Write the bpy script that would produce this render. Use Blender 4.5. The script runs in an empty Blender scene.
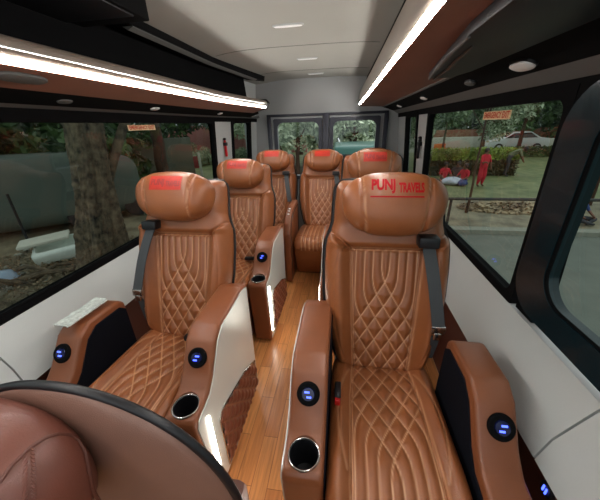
import bpy, bmesh, math, random
import numpy as np
from mathutils import Vector, Matrix
random.seed(7); rng = np.random.default_rng(7)
C = bpy.context.scene.collection
PI = math.pi

# ------------------------------------------------------------------ camera, world, exposure
H = 1.38
F = 280.0
cam_d = bpy.data.cameras.new('camera'); cam = bpy.data.objects.new('camera', cam_d); C.objects.link(cam)
cam_d.sensor_fit = 'HORIZONTAL'; cam_d.sensor_width = 36.0; cam_d.lens = 36.0 * F / 600.0
cam_d.clip_start = 0.02; cam_d.clip_end = 400
pitch, yaw, roll = 0.41846, 0.15835, math.radians(1.8)
d = Vector((-math.sin(yaw)*math.cos(pitch), math.cos(yaw)*math.cos(pitch), -math.sin(pitch)))
r = Vector((math.cos(yaw), math.sin(yaw), 0)); u = r.cross(d)
r2 = r*math.cos(roll) - u*math.sin(roll); u2 = u*math.cos(roll) + r*math.sin(roll)
m = Matrix((r2, u2, -d)).transposed().to_4x4(); m.translation = (0, 0, H)
cam.matrix_world = m
S = bpy.context.scene
S.camera = cam
S.view_settings.view_transform = 'Standard'; S.view_settings.look = 'None'
S.view_settings.gamma = 1.0; S.view_settings.use_curve_mapping = False
S.view_settings.exposure = 1.4
S.cycles.use_denoising = True
S.cycles.max_bounces = 10; S.cycles.transparent_max_bounces = 24
S.cycles.diffuse_bounces = 5; S.cycles.glossy_bounces = 4
S.cycles.caustics_reflective = False; S.cycles.caustics_refractive = False
S.cycles.sample_clamp_indirect = 6.0

W = bpy.data.worlds.new('overcast_sky'); S.world = W; W.use_nodes = True
wn, wl = W.node_tree.nodes, W.node_tree.links
bg = wn['Background']; bg.inputs['Strength'].default_value = .72
tc = wn.new('ShaderNodeTexCoord'); sx = wn.new('ShaderNodeSeparateXYZ'); cr = wn.new('ShaderNodeValToRGB')
cr.color_ramp.elements[0].position = 0.0; cr.color_ramp.elements[0].color = (.62, .68, .70, 1)
cr.color_ramp.elements[1].position = 0.7; cr.color_ramp.elements[1].color = (.95, .98, 1.0, 1)
wl.new(tc.outputs['Generated'], sx.inputs[0]); wl.new(sx.outputs['Z'], cr.inputs[0]); wl.new(cr.outputs[0], bg.inputs['Color'])

# ------------------------------------------------------------------ materials
def srgb(r, g, b):
    f = lambda c: (c/255/12.92) if c/255 <= .04045 else ((c/255+.055)/1.055)**2.4
    return (f(r), f(g), f(b), 1)
def mat(name, col, rough=.5, metal=0., noise=0., nscale=8., bump=0., bscale=200., emit=None, es=0., coat=0., coord='Object', spec=.5):
    M = bpy.data.materials.new(name); M.use_nodes = True
    n, l = M.node_tree.nodes, M.node_tree.links
    p = n['Principled BSDF']
    p.inputs['Base Color'].default_value = col; p.inputs['Roughness'].default_value = rough
    p.inputs['Metallic'].default_value = metal; p.inputs['Coat Weight'].default_value = coat
    p.inputs['Specular IOR Level'].default_value = spec
    tcn = n.new('ShaderNodeTexCoord')
    if noise:
        nz = n.new('ShaderNodeTexNoise'); nz.inputs['Scale'].default_value = nscale; nz.inputs['Detail'].default_value = 5
        mp = n.new('ShaderNodeMapRange'); mp.inputs[1].default_value = .25; mp.inputs[2].default_value = .75
        mp.inputs[3].default_value = 1-noise; mp.inputs[4].default_value = 1+noise
        mx = n.new('ShaderNodeVectorMath'); mx.operation = 'SCALE'; mx.inputs[0].default_value = col[:3]
        l.new(tcn.outputs[coord], nz.inputs['Vector']); l.new(nz.outputs['Fac'], mp.inputs[0])
        l.new(mp.outputs[0], mx.inputs['Scale']); l.new(mx.outputs[0], p.inputs['Base Color'])
    if bump:
        nb = n.new('ShaderNodeTexNoise'); nb.inputs['Scale'].default_value = bscale; nb.inputs['Detail'].default_value = 3
        bp = n.new('ShaderNodeBump'); bp.inputs['Strength'].default_value = bump; bp.inputs['Distance'].default_value = .002
        l.new(tcn.outputs[coord], nb.inputs['Vector']); l.new(nb.outputs['Fac'], bp.inputs['Height']); l.new(bp.outputs[0], p.inputs['Normal'])
    if emit:
        p.inputs['Emission Color'].default_value = emit; p.inputs['Emission Strength'].default_value = es
    return M
def leather(name, col, stitch, rough=.42):
    M = mat(name, col, rough, noise=.10, nscale=14, bump=.35, bscale=420, coat=.06)
    n, l = M.node_tree.nodes, M.node_tree.links; p = n['Principled BSDF']
    at = n.new('ShaderNodeAttribute'); at.attribute_name = 'stitch'
    mx = n.new('ShaderNodeMix'); mx.data_type = 'RGBA'
    src = p.inputs['Base Color'].links[0].from_socket
    l.new(at.outputs['Fac'], mx.inputs['Factor']); l.new(src, mx.inputs['A']); mx.inputs['B'].default_value = stitch
    l.new(mx.outputs['Result'], p.inputs['Base Color'])
    return M
M_leather = leather('tan_leather', srgb(141, 82, 46), srgb(206, 154, 116), .34)
M_leather2 = mat('smooth_brown_leather', srgb(128, 73, 44), .36, noise=.08, nscale=10, bump=.35, bscale=420, coat=.06)
M_leatherdk = mat('dark_brown_leather', srgb(84, 44, 32), .5, noise=.08, bump=.3, bscale=300)
M_quilt = leather('quilted_console_leather', srgb(112, 58, 38), srgb(168, 110, 80))
M_shell = mat('grained_brown_shell', srgb(118, 86, 74), .42, noise=.07, nscale=20, bump=.25, bscale=500)
M_fg = leather('brown_headrest_leather', srgb(104, 58, 46), srgb(70, 38, 30))
M_black = mat('black_plastic', (.008, .008, .010, 1), .42, spec=.4)
M_blackm = mat('matt_black', (.004, .004, .0045, 1), .85, spec=.08)
M_shellblk = mat('dark_seat_shell', (.05, .054, .054, 1), .3)
M_navy = mat('black_side_fabric', (.005, .006, .010, 1), .85, spec=.1)
M_belt = mat('belt_webbing', (.045, .05, .055, 1), .7, bump=.5, bscale=500)
M_silver = mat('satin_silver_panel', (.70, .72, .68, 1), .25, metal=.35, noise=.04, nscale=3)
M_chrome = mat('chrome', (.55, .53, .5, 1), .22, metal=1)
M_led = mat('led_white', (1, 1, 1, 1), .4, emit=(1, .97, .92, 1), es=34)
M_led2 = mat('console_led', (1, 1, 1, 1), .4, emit=(1, .93, .82, 1), es=11)
M_blue = mat('blue_light', (.02, .05, .6, 1), .3, emit=(.06, .10, 1, 1), es=1.6)
M_bluering = mat('blue_glass', (.004, .008, .05, 1), .2)
M_red = mat('red_print', srgb(172, 8, 20), .6, spec=.2)
M_redpatch = mat('red_print_patch', srgb(184, 48, 34), .55, spec=.3, noise=.12, nscale=60)
M_darkred = mat('dark_red_print', srgb(140, 28, 24), .5)
M_redbtn = mat('red_button', srgb(190, 20, 20), .4)
M_white = mat('white_plastic', (.86, .87, .87, 1), .35)
M_trim = mat('pale_grey_trim', srgb(196, 200, 198), .38, noise=.03, nscale=3, bump=.15, bscale=150)
M_pillar = mat('grey_pillar_trim', srgb(176, 180, 180), .55, bump=.2, bscale=150)
M_ceil = mat('grey_ceiling_lining', srgb(150, 150, 143), .8, noise=.03, nscale=2, bump=.3, bscale=250)
M_lip = mat('taupe_rack_lip', srgb(124, 112, 102), .35, noise=.04)
M_rackbrown = mat('brown_rack_panel', srgb(138, 92, 74), .5, noise=.10, nscale=6, bump=.25, bscale=250)
M_greytrim = mat('dark_grey_trim', srgb(92, 92, 90), .6, bump=.2, bscale=200)
M_teal = mat('glossy_petrol_frame', (.005, .020, .027, 1), .2, coat=.2, spec=.35)
M_door = mat('dark_door_lining', (.022, .024, .038, 1), .5)
M_hat = mat('grey_door_lining', srgb(150, 152, 152), .55, bump=.2, bscale=150)
M_plasticwrap = mat('clear_wrapped_plastic', (.62, .66, .62, 1), .12, noise=.25, nscale=60, bump=1, bscale=60, coat=.8)
M_sticker = mat('pale_sticker', srgb(226, 196, 150), .5)
M_stickertext = mat('orange_lettering', srgb(196, 70, 30), .5)
M_hammer = mat('red_hammer', srgb(205, 22, 30), .4)

def wood():
    M = bpy.data.materials.new('wood_plank_floor'); M.use_nodes = True
    n, l = M.node_tree.nodes, M.node_tree.links; p = n['Principled BSDF']
    t = n.new('ShaderNodeTexCoord'); mp = n.new('ShaderNodeMapping'); mp.inputs['Rotation'].default_value = (0, 0, PI/2)
    br = n.new('ShaderNodeTexBrick'); br.inputs['Scale'].default_value = 1
    br.inputs['Brick Width'].default_value = .42; br.inputs['Row Height'].default_value = .068
    br.inputs['Mortar Size'].default_value = .0011; br.inputs['Mortar'].default_value = srgb(110, 62, 34)
    br.inputs['Color1'].default_value = srgb(214, 146, 88); br.inputs['Color2'].default_value = srgb(190, 120, 68)
    br.inputs['Mortar Smooth'].default_value = .3
    mp2 = n.new('ShaderNodeMapping'); mp2.inputs['Scale'].default_value = (60, 3.2, 1)
    nz = n.new('ShaderNodeTexNoise'); nz.inputs['Scale'].default_value = 1.6; nz.inputs['Detail'].default_value = 6; nz.inputs['Distortion'].default_value = .6
    mr = n.new('ShaderNodeMapRange'); mr.inputs[1].default_value = .3; mr.inputs[2].default_value = .7; mr.inputs[3].default_value = .72; mr.inputs[4].default_value = 1.14
    vm = n.new('ShaderNodeVectorMath'); vm.operation = 'SCALE'
    l.new(t.outputs['Object'], mp.inputs[0]); l.new(mp.outputs[0], br.inputs['Vector'])
    l.new(t.outputs['Object'], mp2.inputs[0]); l.new(mp2.outputs[0], nz.inputs['Vector'])
    l.new(nz.outputs['Fac'], mr.inputs[0]); l.new(br.outputs['Color'], vm.inputs[0]); l.new(mr.outputs[0], vm.inputs['Scale'])
    l.new(vm.outputs[0], p.inputs['Base Color']); p.inputs['Roughness'].default_value = .3
    return M
M_wood = wood()

def glass(name, tint):
    M = bpy.data.materials.new(name); M.use_nodes = True
    n, l = M.node_tree.nodes, M.node_tree.links; n.remove(n['Principled BSDF'])
    tr = n.new('ShaderNodeBsdfTransparent'); tr.inputs[0].default_value = tint
    gl = n.new('ShaderNodeBsdfGlossy'); gl.inputs['Roughness'].default_value = .02; gl.inputs[0].default_value = (.8, .85, .85, 1)
    lw = n.new('ShaderNodeLayerWeight'); pw = n.new('ShaderNodeMath'); pw.operation = 'POWER'; pw.inputs[1].default_value = 5
    fr = n.new('ShaderNodeMath'); fr.operation = 'MULTIPLY_ADD'; fr.inputs[1].default_value = .85; fr.inputs[2].default_value = .045
    l.new(lw.outputs['Facing'], pw.inputs[0]); l.new(pw.outputs[0], fr.inputs[0])
    mx = n.new('ShaderNodeMixShader'); out = n['Material Output']
    l.new(fr.outputs[0], mx.inputs[0]); l.new(tr.outputs[0], mx.inputs[1]); l.new(gl.outputs[0], mx.inputs[2]); l.new(mx.outputs[0], out.inputs[0])
    return M
M_glass = glass('tinted_glass', (.44, .50, .465, 1))
M_glassd = glass('dark_tinted_glass', (.40, .46, .43, 1))
M_glassr = glass('clear_rear_glass', (.90, .94, .93, 1))

# ------------------------------------------------------------------ geometry helpers
def bm_geo(bm):
    v = [tuple(x.co) for x in bm.verts]; bm.verts.index_update()
    f = [tuple(q.index for q in p.verts) for p in bm.faces]; bm.free(); return (v, f)
def xf(geo, M):
    return ([tuple(M @ Vector(v)) for v in geo[0]], geo[1])
def box(x0, x1, y0, y1, z0, z1, bev=0., seg=2):
    bm = bmesh.new(); bmesh.ops.create_cube(bm, size=1)
    for v in bm.verts: v.co = Vector(((x0+x1)/2+v.co.x*(x1-x0), (y0+y1)/2+v.co.y*(y1-y0), (z0+z1)/2+v.co.z*(z1-z0)))
    if bev: bmesh.ops.bevel(bm, geom=list(bm.edges), offset=bev, segments=seg, affect='EDGES', profile=.5)
    return bm_geo(bm)
def prism(poly, axis, a, b, bev=0., seg=2):
    """poly in the plane normal to axis ('x': (y,z), 'y': (x,z), 'z': (x,y))"""
    def p3(q, h):
        return {'x': (h, q[0], q[1]), 'y': (q[0], h, q[1]), 'z': (q[0], q[1], h)}[axis]
    bm = bmesh.new(); A = [bm.verts.new(p3(q, a)) for q in poly]; B = [bm.verts.new(p3(q, b)) for q in poly]
    n = len(poly); bm.faces.new(A); bm.faces.new(B[::-1])
    for i in range(n): bm.faces.new((A[i], B[i], B[(i+1) % n], A[(i+1) % n]))
    bmesh.ops.recalc_face_normals(bm, faces=bm.faces)
    if bev: bmesh.ops.bevel(bm, geom=list(bm.edges), offset=bev, segments=seg, affect='EDGES', profile=.5, clamp_overlap=True)
    return bm_geo(bm)
def tube(pts, r, n=8, closed=False, caps=True):
    pts = [Vector(p) for p in pts]; N = len(pts); V = []; Fc = []
    rr = r if isinstance(r, (list, tuple)) else [r]*N
    up = None
    for i, p in enumerate(pts):
        a = pts[(i-1) % N] if (closed or i > 0) else p; b = pts[(i+1) % N] if (closed or i < N-1) else p
        t = (b-a).normalized()
        if up is None:
            up = Vector((0, 0, 1)) if abs(t.z) < .9 else Vector((1, 0, 0))
        s = t.cross(up).normalized(); up = s.cross(t).normalized()
        for k in range(n):
            th = 2*PI*k/n; V.append(tuple(p + (s*math.cos(th)+up*math.sin(th))*rr[i]))
    M_ = N if closed else N-1
    for i in range(M_):
        for k in range(n):
            j = (i+1) % N; Fc.append((i*n+k, i*n+(k+1) % n, j*n+(k+1) % n, j*n+k))
    if not closed and caps:
        Fc.append(tuple(range(n))[::-1]); Fc.append(tuple((N-1)*n+k for k in range(n)))
    return (V, Fc)
def lathe(prof, n=28, M=None):
    V = []; Fc = []
    for (r_, z_) in prof:
        for k in range(n): V.append((r_*math.cos(2*PI*k/n), r_*math.sin(2*PI*k/n), z_))
    for i in range(len(prof)-1):
        for k in range(n): Fc.append((i*n+k, i*n+(k+1) % n, (i+1)*n+(k+1) % n, (i+1)*n+k))
    if prof[0][0] > 1e-5: pass
    g = (V, Fc)
    return xf(g, M) if M else g
def grid(P, wrap=False):
    P = np.asarray(P); a, b = P.shape[:2]
    V = [tuple(map(float, q)) for q in P.reshape(-1, 3)]
    Fc = []
    for i in range(a-1):
        for j in range(b if wrap else b-1):
            k = (j+1) % b; Fc.append((i*b+j, i*b+k, (i+1)*b+k, (i+1)*b+j))
    return (V, Fc)
def mesh(name, geos, mats, smooth=True, attr=None, angle=40):
    if isinstance(geos, tuple): geos = [geos]
    if not isinstance(mats, (list, tuple)): mats = [mats]
    V = []; Fc = []; mi = []
    for g in geos:
        o = len(V); V += list(g[0]); Fc += [tuple(i+o for i in f) for f in g[1]]
        mi += [(g[2] if len(g) > 2 else 0)]*len(g[1])
    me = bpy.data.meshes.new(name); me.from_pydata(V, [], Fc); me.update()
    for m_ in mats: me.materials.append(m_)
    if len(mats) > 1: me.polygons.foreach_set('material_index', mi)
    if attr is not None:
        at = me.attributes.new('stitch', 'FLOAT', 'POINT'); at.data.foreach_set('value', np.asarray(attr, dtype=np.float32).ravel())
    bm = bmesh.new(); bm.from_mesh(me); bmesh.ops.recalc_face_normals(bm, faces=bm.faces)
    if smooth:
        for f in bm.faces: f.smooth = True
        for e in bm.edges:
            if len(e.link_faces) == 2 and e.calc_face_angle(0) > math.radians(angle): e.smooth = False
    bm.to_mesh(me); bm.free()
    return me
def obj(name, geos, mats, parent=None, smooth=True, attr=None, angle=40):
    me = geos if isinstance(geos, bpy.types.Mesh) else mesh(name, geos, mats, smooth, attr, angle)
    o = bpy.data.objects.new(name, me); C.objects.link(o)
    if parent: o.parent = parent
    return o
def tag(o, label=None, cat=None, group=None, kind=None):
    if label: o['label'] = label
    if cat: o['category'] = cat
    if group: o['group'] = group
    if kind: o['kind'] = kind
    return o
def struct(name, geos, mats, parent=None, smooth=True, label=None):
    o = obj(name, geos, mats, parent, smooth)
    if not parent: tag(o, label, None, None, 'structure')
    return o
def thing(name, label, cat, loc=(0, 0, 0), rz=0, group=None):
    o = bpy.data.objects.new(name, None); C.objects.link(o); o.location = loc; o.rotation_euler = (0, 0, rz); o.empty_display_size = .1
    return tag(o, label, cat, group)
def copy_tree(o, parent=None):
    c = o.copy(); C.objects.link(c)
    if parent: c.parent = parent
    for ch in list(o.children):
        copy_tree(ch, c)
    return c
def text_geo(s, size, shear=0., sx=1., bold=.0, res=3):
    cu = bpy.data.curves.new('t', 'FONT'); cu.body = s; cu.size = size; cu.shear = shear; cu.resolution_u = res
    cu.offset = bold; cu.align_x = 'CENTER'; cu.align_y = 'CENTER'; cu.fill_mode = 'FRONT'
    o = bpy.data.objects.new('t', cu); C.objects.link(o)
    dg = bpy.context.evaluated_depsgraph_get(); me = bpy.data.meshes.new_from_object(o.evaluated_get(dg))
    bm = bmesh.new(); bm.from_mesh(me)
    bmesh.ops.triangulate(bm, faces=bm.faces)
    for v in bm.verts: v.co.x *= sx
    g = bm_geo(bm); bpy.data.objects.remove(o); bpy.data.curves.remove(cu); bpy.data.meshes.remove(me)
    return g
def boolean(geo, cut):
    a = bpy.data.objects.new('a', mesh('a', geo, M_black, False)); b = bpy.data.objects.new('b', mesh('b', cut, M_black, False))
    C.objects.link(a); C.objects.link(b)
    md = a.modifiers.new('b', 'BOOLEAN'); md.object = b; md.operation = 'DIFFERENCE'; md.solver = 'EXACT'
    dg = bpy.context.evaluated_depsgraph_get(); me = bpy.data.meshes.new_from_object(a.evaluated_get(dg))
    bm = bmesh.new(); bm.from_mesh(me); g = bm_geo(bm)
    for o in (a, b): bpy.data.objects.remove(o)
    return g
sstep = lambda x: (lambda t: t*t*(3-2*t))(np.clip(x, 0, 1))

# ------------------------------------------------------------------ the van shell
CX = -.297
ZP = [0, .10, .50, .52, .69, .745, 1.44, 1.48, 1.9]
HP = [.90, .90, .89, .895, .945, .953, .903, .90, .87]
def half(z): return float(np.interp(z, ZP, HP))
def wx(s, y, z, inn=0.):
    tap = (.14 if s < 0 else .01)*max(0, (y-2.2)/1.4)**1.1
    return CX + s*(half(z) - tap - inn)
def wp(s, y, z, inn=0.): return (wx(s, y, z, inn), y, z)
def ys(a, b, st=.15):
    n = max(2, int(abs(b-a)/st)+2); return list(np.linspace(a, b, n))
def band(s, y0, y1, zs, th=.04, inn=0.):
    """wall band following the side: closed solid between y0 and y1 through heights zs"""
    P = []
    for y in ys(y0, y1):
        row = [wp(s, y, z, inn(z) if callable(inn) else inn) for z in zs] + [wp(s, y, z, (inn(z) if callable(inn) else inn)-th) for z in zs[::-1]]
        P.append(row)
    g = grid(P, wrap=True); n = len(P[0]); N = len(P)
    return (g[0], g[1] + [tuple(range(n)), tuple((N-1)*n+k for k in range(n))[::-1]])
def bar(s, y0, y1, prof):
    """extrude along y a closed profile given as (z, inward offset from wall)"""
    P = [[(wx(s, y, 1.48) - s*o_, y, z) for (z, o_) in prof] for y in ys(y0, y1)]
    g = grid(P, wrap=True); n = len(prof); N = len(P)
    return (g[0], g[1] + [tuple(range(n)), tuple((N-1)*n+k for k in range(n))[::-1]])
YF, YR = -.9, 3.6
struct('floor', prism([(CX-.92, YF), (CX+.92, YF), (CX+.92, 3.66), (CX-.92, 3.66)], 'z', -.06, 0), M_wood, smooth=False)
def ceil_z(x): return 1.86 - .03*(min(abs(x-CX), .64)/.62)**4
xs = np.linspace(CX-.92, CX+.92, 25)
prof = [(x, ceil_z(x)) for x in xs] + [(CX+.92, 1.95+.02), (CX-.92, 1.95+.02)]
cl = struct('ceiling', prism(prof, 'y', YF, 3.66), M_ceil)
for i, yy in enumerate((.95, 2.2, 3.1)):
    struct('ceiling_seam', [tube([(x, yy, ceil_z(x)-.0005) for x in np.linspace(CX-.6, CX+.5, 15)], .0022, 5)], M_greytrim, cl)
for s, nm in ((-1, 'left'), (1, 'right')):
    ys_w = {-1: [(YF, -.64), (2.61, 2.94), (3.41, 3.64)], 1: [(YF, -.45), (2.43, 2.69), (3.17, 3.64)]}[s]
    w = struct('wall_'+nm, [band(s, YF, 3.64, [0, .1, .5])]+[band(s, a, b, [.74, 1.0, 1.2, 1.46]) for a, b in ys_w]
               + [band(s, YF, 3.64, [1.44, 1.9])], [M_pillar])
    struct('lower_trim', [band(s, YF, 3.6, [.03, .25, .50], .012, .012)], M_leatherdk, w)
    zin = lambda z: float(np.interp(z, [.50, .52, .60, .70, .735], [.02, .055, .05, .028, .012]))
    splits = [(-.9, -.3), (-.292, .588 if s < 0 else .560), (.594 if s < 0 else .566, 3.6)]
    for a, b in splits:
        struct('sill_panel', [band(s, a, b, [.50, .515, .60, .69, .725, .735], .06, zin)], M_trim, w)
def rrect(y0, y1, z0, z1, r_, n=7, lean=0.):
    P = []
    for (cy, cz, a0) in ((y1-r_, z1-r_, 0), (y0+r_, z1-r_, 90), (y0+r_, z0+r_, 180), (y1-r_, z0+r_, 270)):
        for k in range(n+1):
            a = math.radians(a0+90*k/n); P.append((cy+r_*math.cos(a), cz+r_*math.sin(a)))
    return [(y+lean*(z-z0), z) for y, z in P]
def ring(outer, inner, f, t0, t1):
    """solid frame between two loops of equal count; f(p, offset) gives the point in space"""
    n = len(outer); V = [f(p, t0) for p in outer]+[f(p, t0) for p in inner]+[f(p, t1) for p in inner]+[f(p, t1) for p in outer]; Fc = []
    for i in range(n):
        j = (i+1) % n
        for a, b in ((0, n), (n, 2*n), (2*n, 3*n), (3*n, 0)):
            Fc.append((a+i, a+j, b+j, b+i))
    return (V, Fc)
def densify(P, st=.12):
    Q = []
    for i, p in enumerate(P):
        q = P[(i+1) % len(P)]; n = max(1, int(math.dist(p, q)/st))
        for k in range(n): Q.append((p[0]+(q[0]-p[0])*k/n, p[1]+(q[1]-p[1])*k/n))
    return Q
def fat(P, inner_rect, o):
    """outer loop matching the inner loop: pushed out by o to square corners"""
    y0, y1, z0, z1 = inner_rect
    Q = []
    cy, cz = (y0+y1)/2, (z0+z1)/2
    for (y, z) in P:
        ty = (y-cy)/((y1-y0)/2); tz = (z-cz)/((z1-z0)/2); k = max(abs(ty), abs(tz))
        Q.append((cy+ty/k*((y1-y0)/2+o), cz+tz/k*((z1-z0)/2+o)))
    return Q
def side_window(name, s, y0, y1, z0, z1, r_, wid, gm, frame_m=None, inn=.012, ro=0, lean=0.):
    L_ = lambda P: [(y+lean*(z-z0), z) for y, z in P]
    inner = densify(rrect(y0, y1, z0, z1, r_))
    outer = L_(fat(inner, (y0, y1, z0, z1), wid)); inner = L_(inner)
    if ro:
        inner = L_(rrect(y0, y1, z0, z1, r_, 10)); outer = L_(rrect(y0-.1, y1+wid, z0-ro, z1+.055, .13, 10))
    f = lambda p, t: wp(s, p[0], p[1], t)
    fr = struct(name, ring(outer, inner, f, inn, -.03), frame_m or M_blackm)
    gasket = [f(p, .006) for p in inner]
    struct('gasket', tube(gasket, .006, 6, closed=True), M_blackm, fr)
    g0 = [[f((y+lean*(z-z0), z), -.012) for z in np.linspace(z0-.004, z1+.004, 4)] for y in ys(y0-.004, y1+.004)]
    g1 = [[f((y+lean*(z-z0), z), -.017) for z in np.linspace(z0-.004, z1+.004, 4)] for y in ys(y0-.004, y1+.004)]
    struct('glass_pane', [grid(g0)], gm, fr)
    return fr
side_window('window_1', -1, -.60, 2.58, .765, 1.425, .05, .035, M_glassd)
side_window('window_2', -1, 2.98, 3.38, .80, 1.425, .04, .04, M_glass)
side_window('window_3', 1, 1.025, 2.42, .765, 1.430, .045, .030, M_glass, lean=-.10)
side_window('window_4', 1, -.35, .875, .85, 1.415, .10, .125, M_glassd, M_teal, .014, .09, -.10)
side_window('window_5', 1, 2.73, 3.14, .80, 1.425, .04, .04, M_glass)
for s, nm in ((-1, 'trim_6'), (1, 'trim_7')):
    struct(nm, [band(s, YF, 3.6, [1.432, 1.474], .03, .010)], M_blackm)
struct('wall_front_baffle', [box(CX-.93, CX+.93, YF-.06, YF, -.06, .78), box(CX-.93, CX+.93, YF-.06, YF, 1.62, 1.93)], M_black, smooth=False)  # unseen, added behind the camera to cut the flat daylight from the front
# black pillar between the two right windows
struct('trim_1', [band(1, .87, .965, [.745, 1.0, 1.2, 1.45], .05, .010)], M_blackm)
# rear bulkhead: header, side posts, sill, and two doors
RX0, RX1 = wx(-1, 3.6, .9), wx(1, 3.6, .9)
DC = -.22
struct('wall_rear', [box(CX-.92, CX+.92, 3.6, 3.66, 1.49, 1.93), box(CX-.92, DC-.66, 3.6, 3.66, 0, 1.49), box(DC+.66, CX+.92, 3.6, 3.66, 0, 1.49)], M_hat, smooth=False)
def rear_door(nm, x0, x1, wx0, wx1):
    inner = densify(rrect(wx0, wx1, .80, 1.415, .07))
    f = lambda p, t: (p[0], 3.60-t, p[1])
    q = [(x0, .02), (x1, .02), (x1, 1.485), (x0, 1.485)]
    cx_, cz_ = (wx0+wx1)/2, 1.1075
    outer = []
    for (x, z) in inner:
        tx = (x-cx_)/((wx1-wx0)/2); tz = (z-cz_)/.3075; k = max(abs(tx), abs(tz)); tx /= k; tz /= k
        X = cx_+(tx*(x1-cx_) if tx > 0 else tx*(cx_-x0)); Z = cz_+(tz*(1.485-cz_) if tz > 0 else tz*(cz_-.02))
        outer.append((X, Z))
    o = struct(nm, ring(outer, inner, f, .0, -.06), M_hat)
    fr_out = fat(inner, (wx0, wx1, .80, 1.415), .042)
    struct('window_surround', ring(fr_out, inner, f, .02, -.005), M_door, o)
    struct('glass_pane', [([(wx0-.002, 3.62, .798), (wx1+.002, 3.62, .798), (wx1+.002, 3.62, 1.417), (wx0-.002, 3.62, 1.417)], [(0, 1, 2, 3)])], M_glassr, o, smooth=False)
    struct('door_pull', [tube([(x1-.05 if x0 < DC-.3 else x0+.05, 3.585, z) for z in (.55, .6, .7, .75)], .012, 8)], M_black, o)
    return o
rear_door('door_1', DC-.655, DC-.006, DC-.585, DC-.085)
rear_door('door_2', DC+.006, DC+.655, DC+.085, DC+.575)
struct('trim_2', [box(DC-.034, DC+.034, 3.565, 3.6, .1, 1.50, .006)], M_door)
struct('trim_3', [box(DC-.70, DC+.70, 3.57, 3.6, 1.478, 1.505, .005)], M_door)
struct('trim_4', [box(DC-.70, DC-.655, 3.57, 3.6, .05, 1.50, .005)], M_door)
struct('trim_5', [box(DC+.655, DC+.70, 3.57, 3.6, .05, 1.50, .005)], M_door)

# ------------------------------------------------------------------ overhead racks
def oval(cx, cy, a, b, z0, z1, n=20, p=2.6):
    sg = lambda v: math.copysign(abs(v)**(2/p), v)
    return prism([(cx+a*sg(math.cos(2*PI*k/n)), cy+b*sg(math.sin(2*PI*k/n))) for k in range(n)], 'z', z0, z1, min(a, b)*.25, 2)
# left rack
lr = thing('overhead_rack', 'open black luggage rack with a slim lit lip along the left side', 'luggage rack', (-1.0, 1.3, 1.5))
def inparent(p, geos):   # shift geometry so that it sits right under an unrotated parent
    L = p.location; return [(([(v[0]-L.x, v[1]-L.y, v[2]-L.z) for v in g[0]]),) + tuple(g[1:]) for g in geos]
def part(nm, geos, m_, p, **k):
    if isinstance(geos, tuple): geos = [geos]
    root = p
    off = Vector((0, 0, 0)); q = p
    while q is not None: off += q.location; q = q.parent
    gg = [(([(v[0]-off.x, v[1]-off.y, v[2]-off.z) for v in g[0]]),) + tuple(g[1:]) for g in geos]
    return obj(nm, gg, m_, root, **k)
part('rack_lip', bar(-1, -.85, 3.16, [(1.572, .300), (1.585, .309), (1.603, .311), (1.618, .302), (1.625, .285), (1.622, .20), (1.60, .20), (1.575, .27)]), M_lip, lr)
part('led_strip', bar(-1, -.85, 3.14, [(1.556, .295), (1.566, .302), (1.568, .285), (1.556, .275)]), M_led, lr)
part('lip_reflection', bar(-1, -.85, 3.15, [(1.586, .307), (1.590, .314), (1.594, .3085), (1.59, .30)]), M_silver, lr)  # thin bright line added for the strip's reflection in the glossy lip
part('rack_underside', bar(-1, -.85, 3.15, [(1.552, .290), (1.512, .158), (1.53, .15), (1.60, .20), (1.572, .28)]), M_rackbrown, lr)
part('lamp_panel', bar(-1, -.85, 3.3, [(1.512, .157), (1.478, .052), (1.50, .04), (1.54, .14)]), M_blackm, lr)
part('edge_trim', bar(-1, -.85, 3.58, [(1.479, .052), (1.468, .016), (1.50, .0), (1.50, .045)]), M_greytrim, lr)
part('back_panel', bar(-1, -.85, 3.10, [(1.60, .19), (1.60, .06), (1.88, .06), (1.88, .10), (1.66, .12), (1.63, .19)]), M_blackm, lr)
part('upper_rail', bar(-1, -.85, 3.22, [(1.80, .27), (1.88, .285), (1.88, .09), (1.82, .09)]), M_blackm, lr)
part('rail_ledge', bar(-1, 1.4, 3.05, [(1.786, .235), (1.797, .262), (1.80, .262), (1.80, .21)]), M_greytrim, lr)
part('end_cap', bar(-1, 3.15, 3.185, [(1.545, .295), (1.60, .325), (1.635, .30), (1.635, .16), (1.52, .16)]), M_black, lr)
bc = thing('ceiling_cabinet', 'black box cabinet under the ceiling above the near left window', 'cabinet', (-.98, .4, 1.775))
part('cabinet_body', box(-1.16, -.787, -.8, 1.30, 1.778, 1.857, .006), M_blackm, bc)
part('cabinet_lid', box(-1.10, -.80, -.7, 1.22, 1.772, 1.779, .003), M_black, bc)
# right rack
rr = thing('overhead_rack', 'brown overhead rack with a bright lit edge above the right windows', 'luggage rack', (.35, 1.3, 1.5))
part('rack_lip', bar(1, -.85, 3.56, [(1.578, .452), (1.60, .458), (1.66, .452), (1.72, .430), (1.765, .395), (1.765, .36), (1.60, .42)]), M_lip, rr)
part('led_strip', bar(1, -.85, 3.40, [(1.562, .4475), (1.573, .4555), (1.575, .435), (1.562, .425)]), M_led, rr)
part('rack_underside', bar(1, -.85, 3.58, [(1.559, .446), (1.546, .185), (1.565, .175), (1.60, .42), (1.575, .44)]), M_rackbrown, rr)
part('piping_trim', bar(1, -.85, 3.58, [(1.547, .192), (1.541, .188), (1.539, .178), (1.552, .17)]), M_greytrim, rr)
part('lamp_panel', bar(1, -.85, 3.58, [(1.541, .180), (1.500, .066), (1.52, .05), (1.56, .17)]), M_blackm, rr)
part('edge_trim', bar(1, -.85, 3.58, [(1.502, .070), (1.470, .018), (1.50, .0), (1.52, .06)]), M_greytrim, rr)
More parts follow.
